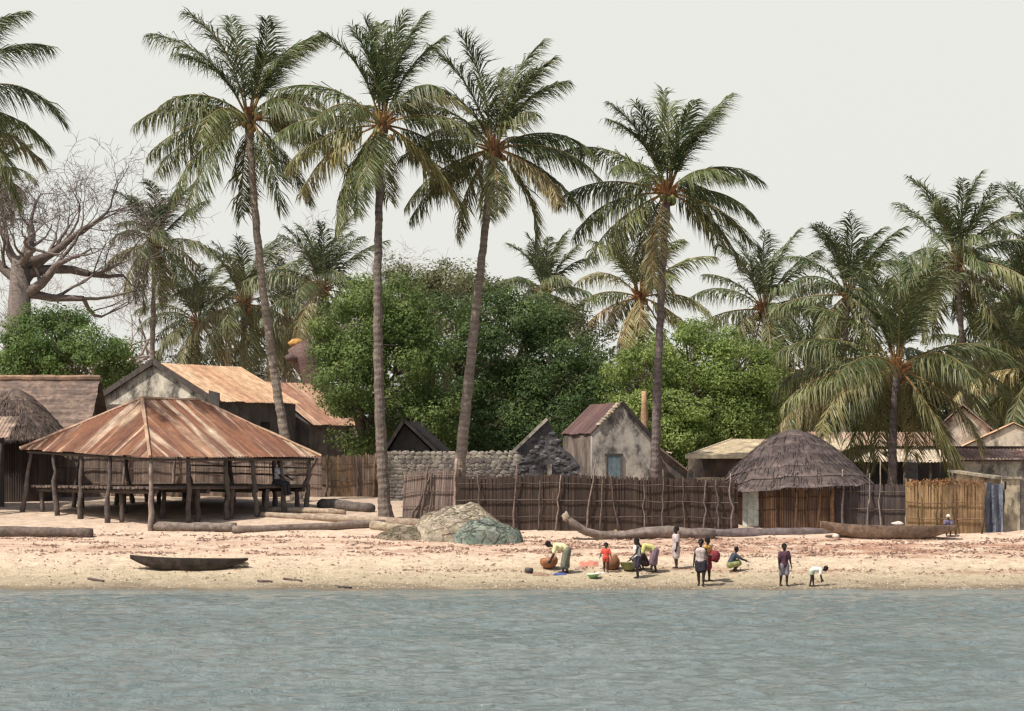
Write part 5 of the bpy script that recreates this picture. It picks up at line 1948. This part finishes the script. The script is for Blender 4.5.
# ---------------------------------------------------------------- people and their things
W_ = (.72, .66, .55)
person('woman in pale yellow top and grey-green wrap bending over a brown basin', GP(567, 573), 1.62, 184, torso=84, legs=((14, 4), (4, 10)), arms=((12, 10, 18), (0, 10, 26)), head=4,
       clothes=(('shirt', (.70, .64, .38), 1), ('skirt', (.155, .16, .125), 1.45)))
lathe_obj('brown_basin', 'large brown calabash basin under the bending woman in yellow', 'basin', GP(550, 569) + Vector((0, 0, .02)),
          [(.02, 0), (.18, .03), (.30, .14), (.34, .27), (.31, .38), (.28, .40), (.26, .36), (.28, .26), (.22, .12), (.02, .08)], (.30, .125, .06), M['gourd'], rimcol=(.22, .09, .045), tilt=.15, az=PI)
person('small child in a red shirt standing by the tilted calabash', GP(606, 573), 1.0, 262, torso=2, legs=((3, 4), (-3, 4)), arms=((14, 24, 20), (10, 26, 30)), hs=1.28, clothes=(('shirt', (.62, .085, .06), 1), ('shorts', (.55, .08, .06), .35)))
lathe_obj('calabash', 'brown calabash bowl tipped on its side behind the child in red', 'bowl', GP(614, 570) + Vector((0, .1, .22)),
          [(.02, -.2), (.15, -.17), (.26, -.06), (.31, .1), (.30, .22), (.27, .22), (.27, .1), (.2, -.04), (.02, -.12)], (.24, .11, .055), M['gourd'], tilt=1.0, az=PI * .85, rimcol=(.42, .22, .11))
person('girl in a white top and dark skirt standing before the group with basins', GP(637, 578), 1.38, 195, torso=3, legs=((4, 6), (-5, 4)), arms=((18, 10, 30), (-4, 10, 20)), hs=1.1, clothes=(('vest', (.66, .63, .62), 1), ('skirt', (.06, .055, .075), .75)))
person('woman in a yellow-green top and purple wrap bending left', GP(655, 573), 1.55, 186, torso=82, legs=((16, 6), (2, 12)), arms=((14, 10, 16), (-2, 10, 20)), head=0,
       clothes=(('shirt', (.50, .48, .19), 1), ('skirt', (.19, .13, .165), 1.15)))
person('crouching person in dark clothes between the white-topped girl and bending woman', GP(646, 570), 1.35, 210, torso=38, legs=((112, 138), (104, 136)), arms=((50, 10, 25), (45, 10, 25)), head=-10, clothes=(('shirt', (.075, .06, .075), 1), ('shorts', (.09, .06, .08), .8)))
lathe_obj('green_basin', 'olive green basin on the sand left of the white-topped girl', 'basin', GP(629, 571) + Vector((0, 0, .02)),
          [(.02, 0), (.18, .02), (.28, .14), (.33, .28), (.35, .29), (.31, .28), (.26, .15), (.02, .05)], (.20, .21, .09), M['paint'])
person('thin child in a pale grey dress standing alone near the driftwood', GP(676, 569.5), 1.46, 200, torso=0, legs=((3, 4), (-3, 3)), arms=((6, 8, 8), (-4, 8, 10)), hs=1.08, clothes=(('dress', (.46, .38, .37), .85),))
person('girl with pale vest and black skirt wading at the water edge', GP(701, 586.5), 1.58, 250, torso=2, legs=((7, 4), (-7, 4)), arms=((8, 18, 10), (0, 14, 8)), hs=1.05, clothes=(('vest', (.50, .40, .38), 1), ('skirt', (.035, .03, .04), .6)))
gy = person('girl in yellow top holding a red bundle, just behind the wading girl', GP(707, 582), 1.50, 330, torso=3, legs=((6, 6), (-6, 4)), arms=((14, 4, 62), (10, 4, 66)), hs=1.05, clothes=(('shirt', (.50, .27, .07), 1), ('skirt', (.22, .03, .05), .7)))
mb = MB()
mb.ball((gy['wr'][0] + gy['wr'][1]) / 2 + Vector((.03, -.06, -.02)), (.19, .17, .21), 12, 9, (.24, .035, .05), .35, 2, 4)
tag(mb.build('red_bundle', M['cloth'], smooth=True), 'dark red bundle in the arms of the girl in yellow', 'bundle')
person('squatting person in dark top and green wrap facing right', GP(730, 571.5), 1.35, 8, torso=30, legs=((108, 136), (100, 134)), arms=((60, 8, 10), (52, 8, 14)), head=-6, clothes=(('shirt', (.055, .065, .09), 1), ('skirt', (.24, .25, .11), .95)))
person('youth in dark purple shirt and grey shorts standing in the shallows', GP(784, 586.5), 1.43, 290, torso=3, legs=((6, 6), (-6, 4)), arms=((4, 16, 10), (0, 14, 14)), hs=1.08, clothes=(('shirt', (.115, .055, .075), 1), ('shorts', (.25, .22, .25), .85)))
person('small child in a white shirt bent double at the water edge', GP(812, 586.5), 1.08, 2, torso=98, legs=((10, 6), (-6, 8)), arms=((8, 10, 12), (-6, 10, 12)), head=-4, hs=1.25, clothes=(('shirt', (.74, .74, .68), 1), ('shorts', (.45, .5, .40), .4)))
# seated on the deck and by the fence
sp = r2_ + (Vector((-.55, -.85, 0)))
t_ = (X(279, sp.y) - f2.x) / (r2_.x - f2.x)
sp = f2.lerp(r2_, t_)
person('man in a light blue-grey shirt seated on the shelter deck at right', sp + Vector((-.03, .12, .05)), 1.7, 330, torso=8, legs=((80, 74), (76, 70)), arms=((30, 8, 30), (34, 8, 26)), sit=.15, clothes=(('shirt', (.34, .36, .40), 1), ('trousers', (.03, .03, .035), 1)), group='people resting in the shade')
g = P(948, 534, 110.1)
person('person in patterned top and white headscarf sitting against the tan fence', Vector((g.x, 110.1, ground(g.x, 110.1))), 1.08, 268, torso=12, legs=((96, 120), (88, 118)), arms=((30, 10, 40), (30, 10, 40)), head=6, clothes=(('shirt', (.16, .13, .20), 1), ('skirt', (.12, .10, .15), .95), ('headscarf', (.74, .70, .66), 1)), group='people resting in the shade')

# small belongings on the sand
rag('red_cloth', 'pinkish red cloth spread on the sand left of the child in red', GP(589, 564), .34, .3, .12, (.50, .19, .14), 1)
rag('blue_cloth', 'small bright blue cloth at the feet of the bending woman in yellow', GP(560, 574.5), .24, .16, .08, (.07, .09, .24), 2)
rag('brown_rag', 'dull brown rag left of the blue cloth', GP(541, 575), .3, .2, .1, (.26, .17, .12), 4)
lathe_obj('dark_pot', 'small dark cooking pot left of the calabash basin', 'pot', GP(529, 573), [(.02, 0), (.1, .01), (.16, .08), (.16, .15), (.12, .2), (.1, .2), (.1, .15), (.02, .05)], (.07, .06, .065), M['gourd'])
lathe_obj('enamel_bowl', 'white and green enamel bowl nearest the water below the child in red', 'bowl', GP(593, 579), [(.02, 0), (.12, .02), (.2, .1), (.24, .17), (.21, .17), (.16, .08), (.02, .03)], (.16, .36, .14), M['paint'], rimcol=(.66, .72, .55))
rag('white_rag', 'white rag on the sand below the red cloth', GP(600, 574), .18, .12, .06, (.62, .55, .48), 6)

# ---------------------------------------------------------------- light, sky, camera
travel = Vector((.80, .54, 0)).normalized()
EL = R(57)
sun = bpy.data.lights.new('sun', 'SUN')
sun.energy = 5.0
sun.angle = R(.6)
sun.color = (1, .94, .84)
so = bpy.data.objects.new('sun', sun)
COL.objects.link(so)
dirv = travel * math.cos(EL) - Vector((0, 0, math.sin(EL)))
so.rotation_euler = dirv.to_track_quat('-Z', 'Y').to_euler()
so.location = (-40, 60, 60)

w = bpy.data.worlds.new('World')
scene.world = w
w.use_nodes = True
nt = w.node_tree
bg = nt.nodes['Background']
bg.inputs['Strength'].default_value = .1
sky = nd(nt, 'ShaderNodeTexSky')
sky.sky_type = 'NISHITA'
sky.sun_disc = False
sky.sun_elevation = EL
sky.sun_rotation = math.atan2(-travel.x, -travel.y)
sky.dust_density = 5
sky.air_density = 1.2
tc = nd(nt, 'ShaderNodeTexCoord')
sp_ = nd(nt, 'ShaderNodeSeparateXYZ')
nt.links.new(tc.outputs['Generated'], sp_.inputs[0])
mr = nd(nt, 'ShaderNodeMapRange')
mr.inputs['From Min'].default_value = .17
mr.inputs['From Max'].default_value = .42
mr.inputs['To Min'].default_value = .94
mr.inputs['To Max'].default_value = .0
nt.links.new(sp_.outputs['Z'], mr.inputs['Value'])
mx = nd(nt, 'ShaderNodeMix', data_type='RGBA')
nt.links.new(mr.outputs['Result'], mx.inputs[0])
nt.links.new(sky.outputs[0], mx.inputs[6])
mx.inputs[7].default_value = (8.6, 8.62, 8.1, 1)
nt.links.new(mx.outputs[2], bg.inputs['Color'])

cam = bpy.data.cameras.new('camera')
cam.sensor_fit = 'HORIZONTAL'
cam.sensor_width = 36
cam.lens = F / 1024 * 36
cam.shift_y = (HY - 355.5) / 1024
cam.clip_start = .5
cam.clip_end = 12000
co = bpy.data.objects.new('camera', cam)
COL.objects.link(co)
co.location = (0, 0, CH)
co.rotation_euler = (R(90), 0, 0)
scene.camera = co
scene.view_settings.view_transform = 'Standard'
scene.view_settings.look = 'None'
scene.view_settings.exposure = 0
scene.render.filter_size = 1.35
scene.cycles.filter_width = 1.35
scene.cycles.max_bounces = 6
scene.cycles.diffuse_bounces = 3
scene.cycles.glossy_bounces = 3
scene.cycles.transmission_bounces = 3
scene.cycles.use_denoising = True
